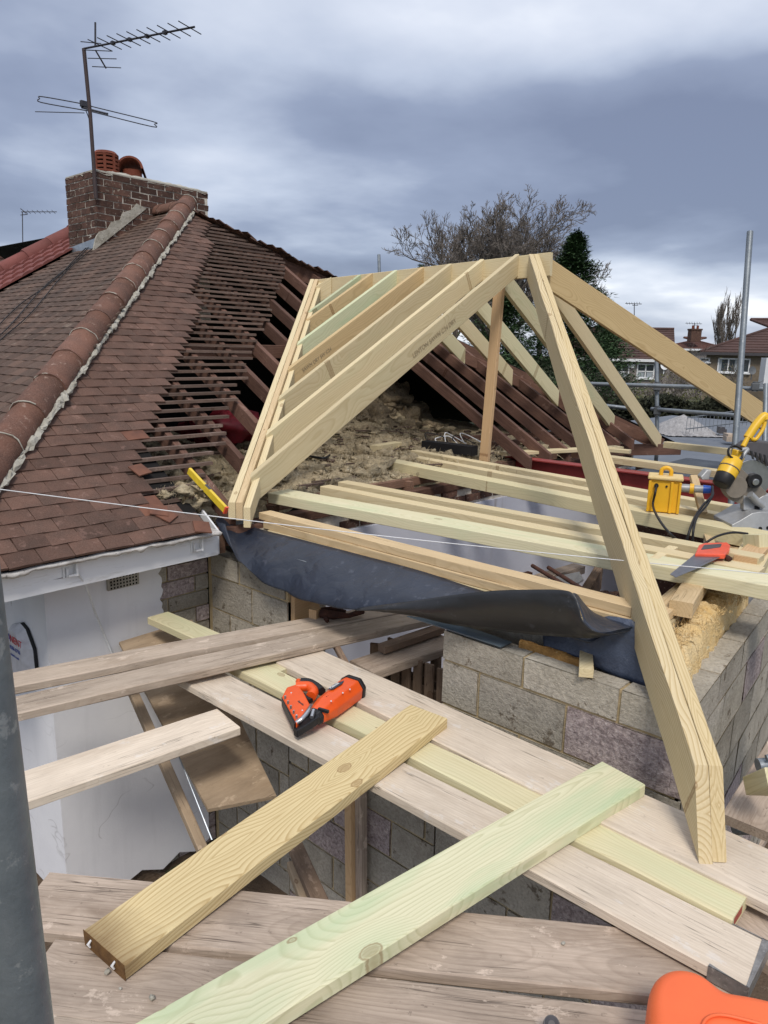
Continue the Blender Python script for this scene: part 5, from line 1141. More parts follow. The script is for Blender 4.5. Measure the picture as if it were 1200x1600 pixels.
for u in (.0, .135, Wt-.016): b = MB(); tbox(b, u, u+.016, -.004, .012, .0, Ht-.03); b.build('case_rib', M['yellow'], tf, .003)
b = MB(); tbox(b, -.008, Wt+.008, -.008, Dt+.008, Ht-.022, Ht, 0); b.build('lid', M['yellowpale'], tf, .008)
b = MB(); b.tube(smooth_path([TP(.07, .08, Ht-.004), TP(.072, .08, Ht+.035), TP(.10, .08, Ht+.05), TP(.128, .08, Ht+.035), TP(.13, .08, Ht-.004)], 5), .013, 10); b.build('handle', M['yellow'], tf)
b = MB(); b.tube([TP(.048, -.012, Ht-.06), TP(.048, .012, Ht-.06)], .014, 14); b.tube([TP(.11, .004, Ht-.062), TP(.11, .012, Ht-.062)], .007, 10); b.build('cable_gland', M['black'], tf)
b = MB(); b.tube([TP(Wt, .05, Ht-.07), TP(Wt+.05, .05, Ht-.07)], .027, 14); b.build('socket', M['greycast'], tf)
b = MB(); b.tube([TP(Wt+.05, .05, Ht-.07), TP(Wt+.075, .05, Ht-.07)], .033, 14); b.build('collar', M['yellow'], tf)
pg = empty('lead_plug', tuple(TP(Wt+.13, .05, Ht-.07)), 'grey and blue plug pushed into the side of the yellow transformer', 'plug')
b = MB(); b.tube([TP(Wt+.077, .05, Ht-.07), TP(Wt+.13, .05, Ht-.068)], .024, 14); b.build('plug_body', M['greycast'], pg)
b = MB(); b.tube([TP(Wt+.13, .05, Ht-.068), TP(Wt+.175, .05, Ht-.066)], [.028, .024], 14); b.build('plug_ring', M['blue'], pg)
b = MB(); b.tube(smooth_path([TP(.048, -.012, Ht-.06), TP(.045, -.05, Ht-.10), TP(.04, -.055, .05), ad(1030, 812, 4.3), ad(1048, 835, 4.1), ad(1064, 847, 4.3), ad(1075, 852, 4.6)], 6), .0075, 8); b.build('mains_lead', M['black'], tf)
b = MB(); b.tube(smooth_path([ad(1113, 760, 4.7), ad(1112, 775, 4.6), ad(1098, 790, 4.5), ad(1086, 808, 4.4), ad(1078, 828, 4.3), ad(1072, 848, 4.3)], 6), .008, 8); tag(b.build('black_lead', M['black']), 'black lead looping down from the blue plug, left strand', 'cable')
b = MB(); b.tube(smooth_path([ad(1110, 762, 4.72), ad(1114, 772, 4.62), ad(1104, 790, 4.5), ad(1090, 806, 4.4), ad(1084, 825, 4.3), ad(1082, 848, 4.3)], 6), .007, 8); tag(b.build('black_lead', M['black']), 'black lead looping down from the blue plug, right strand', 'cable')
b = MB(); b.tube(smooth_path([ad(1100, 850, 4.2), ad(1120, 838, 4.2), ad(1145, 832, 4.25), ad(1168, 834, 4.3)], 6), .007, 8); tag(b.build('black_lead', M['black']), 'black lead lying over the trimmer behind the handsaw', 'cable')
# ------------------------------------------------------------------ mitre saw
FH = V((FW.x, FW.y, 0)).normalized(); RH = V((FH.y, -FH.x, 0))
ms = empty('mitre_saw', tuple(az(1180, 815, -1.0)), 'yellow mitre saw with grey base standing on the joists at the right edge', 'mitre saw')
DS = az(1160, 822, -1.0).dot(FW)
def sp(x, y, off=0): return ad(x, y, DS)+FH*off
def flat(name, pts, off, th, mat, bev=.004): 
    b = MB(); b.prism([sp(x, y, off) for x, y in pts], 0, dirv=FH*th); return b.build(name, M[mat], ms, bev)
flat('base', [(1140, 818), (1152, 812), (1162, 806), (1172, 800), (1184, 798), (1235, 803), (1235, 835), (1180, 829), (1141, 824)], -.03, .26, 'greycast')
flat('fence', [(1168, 800), (1168, 776), (1176, 779), (1190, 783), (1200, 776), (1235, 774), (1235, 803), (1185, 799)], .05, .05, 'greycast')
for p in ((1184, 824), (1196, 823)): b = MB(); b.tube([sp(p[0], p[1], -.034), sp(p[0], p[1], -.02)], .011, 12); b.build('bolt_hole', M['black'], ms)
flat('fence_slot', [(1185, 793), (1193, 794), (1193, 799), (1185, 798)], .045, .01, 'black', 0)
def disc(name, c, r, off, th, mat, a0=0, a1=360, inner=0):
    b = MB(); cp = sp(*c, off); pts = [cp+(RH*cos(rad(a0+(a1-a0)*k/24))+V((0, 0, 1))*sin(rad(a0+(a1-a0)*k/24)))*r for k in range(25)]
    if inner: pts += [cp+(RH*cos(rad(a1-(a1-a0)*k/24))+V((0, 0, 1))*sin(rad(a1-(a1-a0)*k/24)))*inner for k in range(25)]
    elif a1-a0 >= 360: pts = pts[:-1]
    b.prism(pts, 0, dirv=FH*th); return b.build(name, M[mat], ms, .003)
disc('blade', (1178, 752), .125, .045, .003, 'steel'); disc('lower_guard', (1172, 752), .150, .03, .06, 'guard', 130, 330); disc('guard_boss', (1152, 762), .068, .01, .05, 'guard')
disc('guard_hub', (1180, 752), .045, .0, .05, 'black'); disc('hub_nut', (1180, 753), .02, -.012, .02, 'steel')
b = MB(); b.tube([sp(1172, 772, 0), sp(1186, 785, .02), sp(1196, 792, .02)], .022, 10); b.build('silver_arm', M['greycast'], ms)
flat('upper_guard', [(1156, 698), (1166, 690), (1180, 688), (1235, 694), (1235, 742), (1205, 730), (1186, 716), (1168, 710)], .0, .08, 'dkgrey', .012)
for k in range(7): flat('cooling_slot', [(1172+k*7, 704+k*2), (1175+k*7, 705+k*2), (1178+k*7, 718+k*3), (1175+k*7, 717+k*3)], -.006, .008, 'black', 0)
b = MB(); m0, m1 = sp(1118, 755, -.07), sp(1146, 712, -.03); md = m1-m0
b.tube([m0, m0+md*.03, m0+md*.30, m0+md*.33], [.040, .052, .056, .056], 20); b.build('motor_cap', M['black'], ms)
b = MB(); b.tube([m0+md*.33, m0+md*.6, m0+md*.86, m0+md*.92], [.058, .060, .055, .04], 20); b.build('motor_housing', M['saw_yellow'], ms)
b = MB(); b.tube([m0+md*.55, m0+md*.58], .0615, 20); b.build('housing_seam', M['dkgrey'], ms)
flat('gearbox', [(1144, 728), (1150, 702), (1160, 706), (1162, 716), (1155, 728)], -.02, .07, 'saw_yellow', .008)
b = MB(); b.tube(smooth_path([sp(1140, 712, -.05), sp(1150, 716, -.05), sp(1158, 706, -.05), sp(1163, 700, -.04), sp(1152, 702, -.04)], 5), .012, 8); b.build('grey_bracket', M['greycast'], ms)
b = MB(); b.tube([sp(1160, 697, -.01), sp(1169, 680, -.01)], [.016, .014], 8); b.tube(smooth_path([sp(1168, 684, 0), sp(1177, 670, 0), sp(1187, 657, 0), sp(1195, 650, 0), sp(1197, 656, 0)], 5), .026, 12); b.tube(smooth_path([sp(1196, 655, 0), sp(1193, 668, 0), sp(1186, 680, 0), sp(1179, 687, 0), sp(1170, 682, 0)], 5), .012, 8); b.build('handle', M['saw_yellow'], ms)
b = MB(); b.tube(smooth_path([sp(1152, 700, -.06), sp(1140, 694, -.07), sp(1130, 698, -.08), sp(1129, 706, -.08), sp(1136, 713, -.08), sp(1148, 714, -.08), sp(1152, 706, -.07)], 6), .0065, 7); b.tube(smooth_path([sp(1147, 697, -.05), sp(1135, 697, -.05), sp(1131, 709, -.06), sp(1142, 717, -.06)], 6), .0055, 6); b.build('looped_cord', M['black'], ms)
flat('left_foot', [(1095, 745), (1105, 734), (1113, 735), (1108, 750), (1097, 750)], .0, .06, 'greycast', .006)
# small timbers by the saw
loose('timber_offcut', 'small pale stick standing upright between the transformer and the saw', 'offcut', ad(1085, 742, 4.9), ad(1100, 800, 4.75), .05, .03, 'plate')
loose('timber_offcut', 'pale stick leaning down below the joists behind the handsaw', 'offcut', ad(1103, 822, 4.6), ad(1112, 850, 4.4), .05, .03, 'plate')
# ------------------------------------------------------------------ handsaw
hs_ = empty('handsaw', tuple(az(1100, 880, -.99)), 'handsaw with grey blade and orange red handle lying on the joists', 'handsaw')
zs = -.972
b = MB(); b.prism([az(1047, 897, zs), az(1056, 902, zs), az(1087, 889, zs), az(1132, 867, zs), az(1132, 862, zs), az(1088, 864, zs)], .0018); b.build('blade', M['sawblade'], hs_)
hp = [(1086, 865), (1092, 851), (1101, 848), (1136, 847), (1141, 851), (1140, 858), (1133, 866)]; b = MB(); b.prism([az(x, y, zs+.014) for x, y in hp], .026); b.build('handle', M['redor'], hs_, .006, 3)
b = MB(); b.prism([az(x, y, zs+.018) for x, y in [(1095, 858), (1100, 851), (1128, 849), (1126, 854), (1106, 857)]], .034); b.build('grip_opening', M['dkgrey'], hs_, .004)
b = MB()
for k in range(34):
    a = az(1047+(1133-1047)*k/34, 897.5+(867.5-902.5)*k/34+2.5, zs); a2 = az(1047+(1133-1047)*(k+.9)/34, 900+(867.5-902.5)*(k+.9)/34, zs); b.add([a, a2, (a+a2)/2+V((-.004, -.004, 0))], [(0, 1, 2)])
b.build('saw_teeth', M['sawblade'], hs_)
b = MB(); clump(b, az(1137, 872, -.985), .022, 5, .8, .5, 8); tag(b.build('rust_lump', M['rust']), 'small rusty lump next to the handsaw handle', 'lump')
# ------------------------------------------------------------------ scaffold beyond
def tube(name, pts, r, lab, mat='scaff', coup=()):
    b = MB(); b.tube(pts, r, 14); o = b.build(name, M[mat]); tag(o, lab, 'scaffold tube')
    for (p, s) in coup:
        c = MB(); c.box(p, s, Matrix.Rotation(.4, 3, 'Z')); c.tube([V(p)+V((0, 0, -s[2]*.7)), V(p)+V((0, 0, s[2]*.7))], r*1.35, 12); c.build('coupler', M['scaffold_dark'], o, .006)
    return o
pt_ = ad(1172, 362, 6.0); pbm = ad(1149, 690, 5.9); dd = (pbm-pt_)
tube('scaffold_tube', [pt_, pbm, pbm+dd*1.2], .0245, 'tall grey upright scaffold tube rising against the sky on the right')
a = ad(1026, 560, 9.6); b_ = ad(1027, 700, 9.6); tube('scaffold_tube', [a, b_, b_+V((0, 0, -2.2))], .026, 'grey upright scaffold tube crossing both rails beyond the far rafter', coup=((ad(1027, 604, 9.55), (.09, .09, .09)), (ad(1027, 642, 9.55), (.09, .09, .09))))
tube('scaffold_rail', [ad(900, 599, 9.9), ad(1240, 609, 8.4)], .025, 'upper horizontal scaffold rail beyond the roof', coup=((ad(1180, 604, 8.6), (.08, .08, .08)),))
tube('scaffold_rail', [ad(1018, 639, 9.6), ad(1215, 654, 8.2)], .025, 'lower horizontal scaffold rail beyond the roof, right of the upright')
tube('scaffold_rail', [ad(930, 632, 10.0), ad(1000, 640, 9.8)], .025, 'short low scaffold rail end beyond the old rafters')
tube('scaffold_tube', [ad(592, 398, 13), ad(593, 440, 13), ad(594, 470, 13)+V((0, 0, -3.6))], .028, 'tip of a grey scaffold tube rising behind the new ridge')
tube('scaffold_tube', [ad(1197, 600, 7.4), ad(1194, 740, 7.2)], .026, 'grey scaffold tube just inside the right edge above the saw')
# ------------------------------------------------------------------ partner house and neighbours on the left
nh = empty('neighbour_house', (4, 11, GZ), 'adjoining house with red pantile roof behind the chimney', 'house')
def r2(x, y): return V((x, y, hipz2(x)))
b = MB(); lowX = EX
b.prism([V((lowX, PARTY+.02, hipz2(lowX)-.03)), V((APX-.4, PARTY+.02, hipz2(APX-.4)-.03)), V((APX-.4, 10.42, hipz2(APX-.4)-.03)), V((lowX, 10.42, hipz2(lowX)-.03))], .02); rd = b.build('roof', M['dark'], nh)
def red_tile():
    b = MB(); W_, L_ = .30, .40; n = 12; vs = []
    for (y, l) in ((0, .012), (L_, 0)):
        for j in range(n+1): u = j/n; vs.append((u*W_-W_/2, y, l+.016*abs(sin(u*pi*2))**.7))
        for j in range(n, -1, -1): u = j/n; vs.append((u*W_-W_/2, y, l-.014))
    k = 2*(n+1); b.add(vs, [(j, (j+1) % k, (j+1) % k+k, j+k) for j in range(k)]+[tuple(range(k))]); return b
rtm = red_tile().mesh('tile', M['redtile']); GR = .335
upv = V((cos(ang), 0, sin(ang))); nn2 = V((-sin(ang), 0, cos(ang)))
for i in range(4):
    y = PARTY+.02+i*.30; q_ = 1.2
    ey2 = (V((0, 1, 0))*cos(.05)-nn2*sin(.05)); ez2 = (nn2*cos(.05)+V((0, 1, 0))*sin(.05))
    while q_ < 4.55:
        X = EX+q_*cos(ang)
        o = bpy.data.objects.new('tile', rtm); col.objects.link(o); p = V((X, y, hipz2(X)))+nn2*.035
        o.matrix_world = Matrix(((-upv.x, ey2.x, ez2.x, p.x), (-upv.y, ey2.y, ez2.y, p.y), (-upv.z, ey2.z, ez2.z, p.z), (0, 0, 0, 1))); attach(o, rd); q_ += .30
for k in range(11):
    p = V((EX+.9, 10.38, hipz2(EX+.9)+.04))+upv*(.38*k); halfround(.38, .11, rd, p, upv, V((0, 1, 0)), upv.cross(V((0, 1, 0)))*(1 if upv.cross(V((0, 1, 0))).z > 0 else -1), 'redtile', 'verge_tile', 60+k)
b = MB(); b.box((3.5, 9.85, -2.35), (3.6, 1.0, 2.3)); b.build('wall', M['whitewall'], nh)
# distant things, built where they stand
def base_at(px, D): p = ad(px, 560, D); return V((p.x, p.y, GZ))
def zat(py, px, D): return ad(px, py, D).z
nc = empty('brick_chimney', tuple(base_at(14, 22)), 'dark brick chimney of a further house at the left edge', 'chimney')
c = ad(10, 420, 22); b = MB(); b.box((c.x, c.y, c.z-1.0), (1.0, 1.0, 2.6), Matrix.Rotation(.5, 3, 'Z')); b.build('stack', M['brick'], nc); b = MB(); b.box((c.x, c.y, c.z+.30), (1.08, 1.08, .1), Matrix.Rotation(.5, 3, 'Z')); b.build('cap', M['brick'], nc)
b = MB(); c2 = c-V((0, 0, 2.3)); b.box((c2.x, c2.y, c2.z-1.6), (6, 8, 3.4)); b.build('house_body', M['whitewall'], nc)
def small_aerial(px, ytop, ybot, x1, D, lab, tilt=0, n=7, mirror=False):
    a = empty('tv_aerial', tuple(ad(px, ybot, D)), lab, 'aerial'); b = MB(); r = max(.012, D*.00065); b.tube([ad(px+1, ybot, D), ad(px, ytop, D)], r, 5); b.build('mast', M['antenna'], a)
    b = MB(); b.tube([ad(px-2, ytop, D), ad(x1, ytop+tilt, D)], r*.8, 4); b.build('boom', M['antenna'], a)
    b = MB()
    for k in range(n): t = (k+.3)/n; x = px+(x1-px)*t; b.tube([ad(x-3, ytop+tilt*t-3, D), ad(x+3, ytop+tilt*t+3, D)], r*.5, 4)
    b.tube([ad(px-3, ytop-5, D), ad(px+8, ytop+3, D)], r*.8, 4); b.tube([ad(px-3, ytop+5, D), ad(px+8, ytop+4, D)], r*.8, 4); b.build('element', M['antenna'], a)
small_aerial(35, 331, 412, 89, 20, 'thin aerial on a tall pole above the roofs at the left edge')
# bungalows across the gardens
def bungalow(x0, x1, yeave, yridge, D, wallmat, roofmat, lab, depth=7, ybot=None, windows=(), hipl=True, hipr=True, ext_=()):
    mid = ad((x0+x1)/2, yeave, D); yw = math.atan2(mid.x, mid.y); ux_ = V((cos(yw), -sin(yw), 0)); uy_ = V((sin(yw), cos(yw), 0)); W_ = (x1-x0)/FPX*D
    h = empty('bungalow', (mid.x, mid.y, GZ), lab, 'bungalow'); o = V((mid.x, mid.y, 0)); ze, zr = mid.z, ad((x0+x1)/2, yridge, D+depth*.4).z
    def Q(u, v, z): return o+ux_*u+uy_*v+V((0, 0, z))
    b = MB(); b.prism([Q(-W_/2, 0, ze-.1), Q(W_/2, 0, ze-.1), Q(W_/2, depth, ze-.1), Q(-W_/2, depth, ze-.1)], ze-.1-GZ); b.build('wall', M[wallmat], h)
    e = .35; hl = depth/2+e if hipl else 0; hr = depth/2+e if hipr else 0; n = 13; R_ = MB()
    A_, B_, C_, D_ = Q(-W_/2-e, -e, ze), Q(W_/2+e, -e, ze), Q(W_/2+e, depth+e, ze), Q(-W_/2-e, depth+e, ze); L1, L2 = Q(-W_/2-e+hl, depth/2, zr), Q(W_/2+e-hr, depth/2, zr)
    for (a, b2, c, d) in ((A_, B_, L2, L1), (C_, D_, L1, L2), (D_, A_, L1, L1), (B_, C_, L2, L2)):
        for k in range(n):                                       # stepped tile courses
            t0, t1 = k/n, (k+1)/n; p, q, r_, s_ = a.lerp(d, t0), b2.lerp(c, t0), b2.lerp(c, t1), a.lerp(d, t1); up = V((0, 0, .05))
            R_.add([p+up, q+up, r_, s_, p, q], [(0, 1, 2, 3), (4, 5, 1, 0)])
    rf = R_.build('roof', M[roofmat], h)
    b = MB(); b.tube([L1+V((0, 0, .03)), L2+V((0, 0, .03))], .1, 6)
    if hipl: b.tube([A_+V((0, 0, .03)), L1+V((0, 0, .03))], .09, 6)
    if hipr: b.tube([B_+V((0, 0, .03)), L2+V((0, 0, .03))], .09, 6)
    b.build('ridge_cap', M[roofmat], rf)
    b = MB(); b.prism([Q(-W_/2-e, -e-.03, ze-.16), Q(W_/2+e, -e-.03, ze-.16), Q(W_/2+e, -e, ze-.16), Q(-W_/2-e, -e, ze-.16)], 0, dirv=(0, 0, .16)); b.build('gutter', M['paint'] if wallmat == 'cream' else M['dkgrey'], h)
    for (wx0, wx1, wy0, wy1, panes, cur) in windows:
        u0, u1 = [(x-(x0+x1)/2)/FPX*D for x in (wx0, wx1)]; z1, z0 = [ad((wx0+wx1)/2, y, D).z for y in (wy0, wy1)]; f = .07
        wn = MB()
        for (a, b2, c, d) in ((u0, u1, z1-f, z1), (u0, u1, z0, z0+f), (u0, u0+f, z0, z1), (u1-f, u1, z0, z1)): wn.prism([Q(a, -.05, d), Q(b2, -.05, d), Q(b2, .05, d), Q(a, .05, d)], d-c)
        for k in range(1, panes): u = u0+(u1-u0)*k/panes; wn.prism([Q(u-f/2, -.05, z1-f), Q(u+f/2, -.05, z1-f), Q(u+f/2, .05, z1-f), Q(u-f/2, .05, z1-f)], z1-z0-2*f)
        if wallmat == 'cream': wn.prism([Q(u0+f, -.05, z1-.42), Q(u1-f, -.05, z1-.42), Q(u1-f, .05, z1-.42), Q(u0+f, .05, z1-.42)], .06)
        wn.prism([Q(u0-.06, -.12, z0), Q(u1+.06, -.12, z0), Q(u1+.06, -.0, z0), Q(u0-.06, -.0, z0)], .07)
        wo_ = wn.build('window', M['paint'], h)
        for k in range(panes):
            a, b2 = u0+(u1-u0)*k/panes+.04, u0+(u1-u0)*(k+1)/panes-.04; g = MB(); g.prism([Q(a, -.012, z1-.05), Q(b2, -.012, z1-.05), Q(b2, -.002, z1-.05), Q(a, -.002, z1-.05)], z1-z0-.1); g.build('pane', M['glass'], wo_)
            if cur:
                g = MB(); m_ = 10; ca, cb2 = (a+.04, b2-.04) if cur == 2 else ((a, a+(b2-a)*.35) if k % 2 == 0 else (a+(b2-a)*.6, b2))
                g.add([Q(ca+(cb2-ca)*i/m_, -.018-.008*(i % 2), z) for i in range(m_+1) for z in (z0+.06, z1-.46 if wallmat == 'cream' else z1-.08)], [(2*i, 2*i+2, 2*i+3, 2*i+1) for i in range(m_)]); g.build('curtain', M['curtain'], wo_)
    return h, Q
hA, QA = bungalow(890, 1040, 560, 514, 44, 'cream', 'farroof', 'pale brown bungalow with two white framed windows beyond the conifer', windows=((961, 984, 569, 590, 2, 2), (995, 1021, 568, 591, 2, 2)), hipl=False, hipr=False)
b = MB(); b.box(ad(989, 571, 43.8), (.25, .2, .3)); b.build('bell_box', M['paint'], hA)
hB, QB = bungalow(1040, 1128, 545, 528, 66, 'cream', 'farroof_b', 'red roofed bungalow with a brick chimney far behind the others', hipl=True, hipr=True)
b = MB(); cc = ad(1085, 524, 66); b.box((cc.x, cc.y, cc.z), (.9, .9, 1.1), Matrix.Rotation(.7, 3, 'Z')); b.box((cc.x, cc.y, cc.z+.5), (1.0, 1.0, .14), Matrix.Rotation(.7, 3, 'Z')); bc_ = b.build('chimney', M['brick'], hB)
for dx in (-.2, .22): b = MB(); b.tube([cc+RT*dx+V((0, 0, .5)), cc+RT*dx+V((0, 0, .85))], .11, 8); b.build('chimney_pot', M['terracotta'], bc_)
hC, QC = bungalow(1112, 1290, 552, 500, 42, 'pebble', 'farroof', 'brown pebbledashed bungalow with a triple white window on the right', windows=((1130, 1177, 560, 583, 3, 1), (1103, 1118, 559, 566, 1, 0)), hipl=True, hipr=True, depth=9)
b = MB(); mid = ad(1206, 575, 40.5); b.box((mid.x, mid.y, ad(1200, 575, 40.5).z-.3), (1.0, .6, 1.7), Matrix.Rotation(-.85, 3, 'Z')); b.build('white_porch', M['whitewall'], hC)
sd_ = empty('satellite_dish', tuple(ad(1175, 580, 39)), 'grey satellite dish on the brown bungalow beside the window', 'satellite dish'); b = MB(); cc = ad(1175, 579, 39)
n = 14; vs = [cc]+[cc+(RT*cos(2*pi*k/n)+UP*sin(2*pi*k/n)*1.1)*.2-FW*.05 for k in range(n)]; b.add(vs, [(0, 1+k, 1+(k+1) % n) for k in range(n)], 0, True); b.build('dish', M['scaffold_dark'], sd_); b = MB(); b.tube([cc, cc+V((0, 0, -.5))], .03, 5); b.build('bracket', M['scaffold_dark'], sd_)
sd_ = empty('satellite_dish', tuple(ad(1038, 575, 43)), 'white satellite dish at the corner of the pale bungalow', 'satellite dish'); b = MB(); cc = ad(1038, 571, 43); vs = [cc]+[cc+(RT*cos(2*pi*k/n)+UP*sin(2*pi*k/n)*1.1)*.24-FW*.05 for k in range(n)]; b.add(vs, [(0, 1+k, 1+(k+1) % n) for k in range(n)], 0, True); b.build('dish', M['paint'], sd_); b = MB(); b.tube([cc, cc+V((0, 0, -.5))], .03, 5); b.build('bracket', M['paint'], sd_)
for (px, py, D, lab) in ((991, 474, 50, 'thin roof aerial showing over the gold hip rafter'), (1085, 505, 66, 'aerial on the far red roofed bungalow chimney')):
    a = empty('tv_aerial', tuple(ad(px, py+14, D)), lab, 'aerial'); b = MB(); b.tube([ad(px, py+22, D), ad(px, py, D)], .03, 5); b.build('mast', M['antenna'], a)
    b = MB(); b.tube([ad(px-14, py, D), ad(px+12, py+1, D)], .02, 4); b.tube([ad(px-3, py+3, D), ad(px+6, py+3, D)], .02, 4)
    for k in range(6): b.tube([ad(px-12+k*4, py-2, D), ad(px-12+k*4+1, py+2, D)], .015, 4)
    b.build('boom', M['antenna'], a)
# low flat roof with gravel heap and mesh fence
b = MB(); q = [az(1040, 700, -1.5), az(1300, 735, -1.5), az(1300, 668, -1.5), az(1068, 664, -1.5)]
fr_ = empty('flat_roof_outbuilding', tuple(V((13, 4, GZ))), 'grey felted flat roof outbuilding beyond the scaffold', 'outbuilding')
b.prism([V((9.9, 4.6, -1.55)), V((9.6, .2, -1.55)), V((19, -.5, -1.55)), V((20, 7.6, -1.55)), V((12, 7.6, -1.55))], .1); b.build('felt_roof', M['flatroof'], fr_)
b = MB(); b.prism([V((10.0, 4.4, -1.66)), V((9.75, .4, -1.66)), V((18.8, -.3, -1.66)), V((19.6, 7.3, -1.66)), V((12.1, 7.3, -1.66))], 1.9); b.build('wall', M['pebble'], fr_)
b = MB(); gc = az(1062, 672, -1.5); n = 30; vs = []
for i in range(n+1):
    for j in range(n+1):
        u, v = i/n*2-1, j/n*2-1; r_ = sqrt(u*u+v*v); h = .36*max(0, 1-r_)**.9+.02*noise.noise((u*9, v*9, 1))+.015*noise.noise((u*30, v*30, 1))
        vs.append(gc+RH*(u*.62+.05)+FH*v*.9+V((0, 0, h-.03)))
b.add(vs, [(i*(n+1)+j, (i+1)*(n+1)+j, (i+1)*(n+1)+j+1, i*(n+1)+j+1) for i in range(n) for j in range(n)]); tag(b.build('gravel_heap', M['gravel']), 'heap of pale grey gravel on the flat roof beyond the old rafters', 'gravel', kind='stuff')
mf = empty('mesh_fence', tuple(az(1100, 670, -1.5)), 'low grey mesh fence along the flat roof', 'fence')
fa_, fb_ = ad(1072, 672, 14.5), ad(1240, 652, 12.5)
for t in (0, 1): 
    b = MB(); b.tube([fa_.lerp(fb_, 0)+V((0, 0, .02+.22*t)), fb_+V((0, 0, .02+.22*t))], .012, 5); b.build('rail', M['metaldark'], mf)
for k in range(26): b = MB(); p = fa_.lerp(fb_, k/25); b.tube([p+V((0, 0, -.05)), p+V((0, 0, .26))], .005, 4); b.build('bar', M['metaldark'], mf)
for (px, py, lab, m_, s) in ((1127, 678, 'dark lump of rubbish on the grey flat roof', 'dkgrey', .1), (1140, 690, 'pale timber stack end on the grey flat roof', 'board_mid', .13)):
    p = az(px, py, -1.5); b = MB(); b.box(p+V((0, 0, .06)), (s*2.6, s*1.4, .09), Matrix.Rotation(.5, 3, 'Z')); b.box(p+V((0, .02, .12)), (s*2.2, s, .05), Matrix.Rotation(.6, 3, 'Z')); tag(b.build('roof_clutter', M[m_]), lab, 'rubbish')
b = MB(); b.prism([V((7.6, 3.4, -1.27)), V((6.9, 1.2, -1.27)), V((9.5, .6, -1.27)), V((9.6, 3.4, -1.27))], .06); tag(b.build('wet_roof_deck', M['deck']), 'dark wet roofing deck between the red beam and the far timber', 'deck')
# ------------------------------------------------------------------ trees and shrubs
def tree_branches(name, base, H_, spread, seed, mat, trunk_r, levels=5, lab=None, cat='tree', nb=(5, 6), up=.55, droop=0, thin=.010, first=.28, grp=None):
    rr = random.Random(seed); t = empty(name, tuple(base), lab, cat, grp); tr = MB(); cr = MB()
    def grow(p, d, L_, r, lev):
        n = 4; pts = [p]; rs = [r]; q = p.copy(); dd = d.copy()
        for i in range(n):
            dd = (dd+V((rr.uniform(-1, 1), rr.uniform(-1, 1), rr.uniform(-.5, 1)))*.12+V((0, 0, up*.08-droop*.05*lev))).normalized(); q = q+dd*L_/n; pts.append(q.copy()); rs.append(max(thin*.6, r*(1-.55*(i+1)/n)))
        (tr if lev == 0 else cr).tube(pts, rs, 8 if lev == 0 else (5 if lev < 2 else 3), cap=False)
        if lev >= levels: return
        k = rr.randint(*nb)
        for i in range(k):
            f = first+(1-first)*(i+rr.random())/k if lev == 0 else .25+.75*(i+rr.random())/k
            x = f*n; a = min(int(x), n-1); bp = pts[a].lerp(pts[a+1], x-a); ax_ = V((rr.uniform(-1, 1), rr.uniform(-1, 1), rr.uniform(-.2, .3))).normalized(); ax_ = (ax_-dd*ax_.dot(dd)).normalized()
            nd = (dd*rr.uniform(.55, 1.0)+ax_*rr.uniform(.5, 1.0)*spread+V((0, 0, up*.35))).normalized()
            grow(bp, nd, L_*rr.uniform(.48, .72)*(1.05 if lev == 0 else 1), max(thin, rs[a]*.55), lev+1)
    grow(V(base), V((0, 0, 1)), H_*.52, trunk_r, 0)
    tr.build('trunk', M[mat], t); cr.build('crown', M[mat], t); return t
def bare_tree(base, H_, R_, fork, seed, lab, trunk_r=.26, levels=5, thin=.012, nmain=9, lean=(0, 0)):
    rr = random.Random(seed); t = empty('bare_tree', tuple(base), lab, 'tree'); tr = MB(); cr = MB(); B0 = V(base); top = B0+V((lean[0], lean[1], fork))
    tr.tube([B0, B0.lerp(top, .5)+V((.05, .03, 0)), top, top+V((0, 0, (H_-fork)*.35))], [trunk_r, trunk_r*.8, trunk_r*.65, trunk_r*.2], 8)
    def grow(p, d, L_, r, lev):
        n = 4 if lev < 3 else 3; pts = [p]; rs = [r]; q = p.copy(); dd = d.copy()
        for i in range(n):
            dd = (dd+V((rr.gauss(0, 1), rr.gauss(0, 1), rr.gauss(0, 1)))*.10+V((0, 0, .07))).normalized(); q = q+dd*L_/n; pts.append(q.copy()); rs.append(max(thin*.55, r*(1-.5*(i+1)/n)))
        cr.tube(pts, rs, 5 if lev < 2 else 3, cap=False)
        if lev >= levels: return
        k = 5 if lev < 1 else 4
        for i in range(k):
            f = .22+.78*(i+.6*rr.random()+.3)/k; x = min(f, .999)*n; a = int(x); bp = pts[a].lerp(pts[a+1], x-a)
            sd__ = V((rr.gauss(0, 1), rr.gauss(0, 1), rr.gauss(0, 1))); sd__ = (sd__-dd*sd__.dot(dd)).normalized(); an = rad(rr.uniform(22, 48))
            grow(bp, (dd*cos(an)+sd__*sin(an)).normalized(), L_*rr.uniform(.5, .68)*(1.1-.35*f), max(thin, rs[a]*.6), lev+1)
    for m_ in range(nmain):
        az_ = 2*pi*(m_+rr.random()*.6)/nmain; f = (m_ % 3)/2; tilt = rad(14+44*((m_*.618) % 1)); L1 = (H_-fork)*.56*(1-.1*f)*(1+.25*sin(tilt)*(R_/(H_-fork)))
        grow(B0.lerp(top, .86+.14*rr.random())+V((0, 0, rr.uniform(0, .5))), V((cos(az_)*sin(tilt), sin(az_)*sin(tilt), cos(tilt))), L1, trunk_r*.42, 0)
    tr.build('trunk', M['bark'], t); cr.build('crown', M['bark'], t); return t
bare_tree(base_at(768, 36), 11.5, 4.3, 4.0, 5, 'large leafless tree standing behind the new ridge', .28, 5, .012, 15)
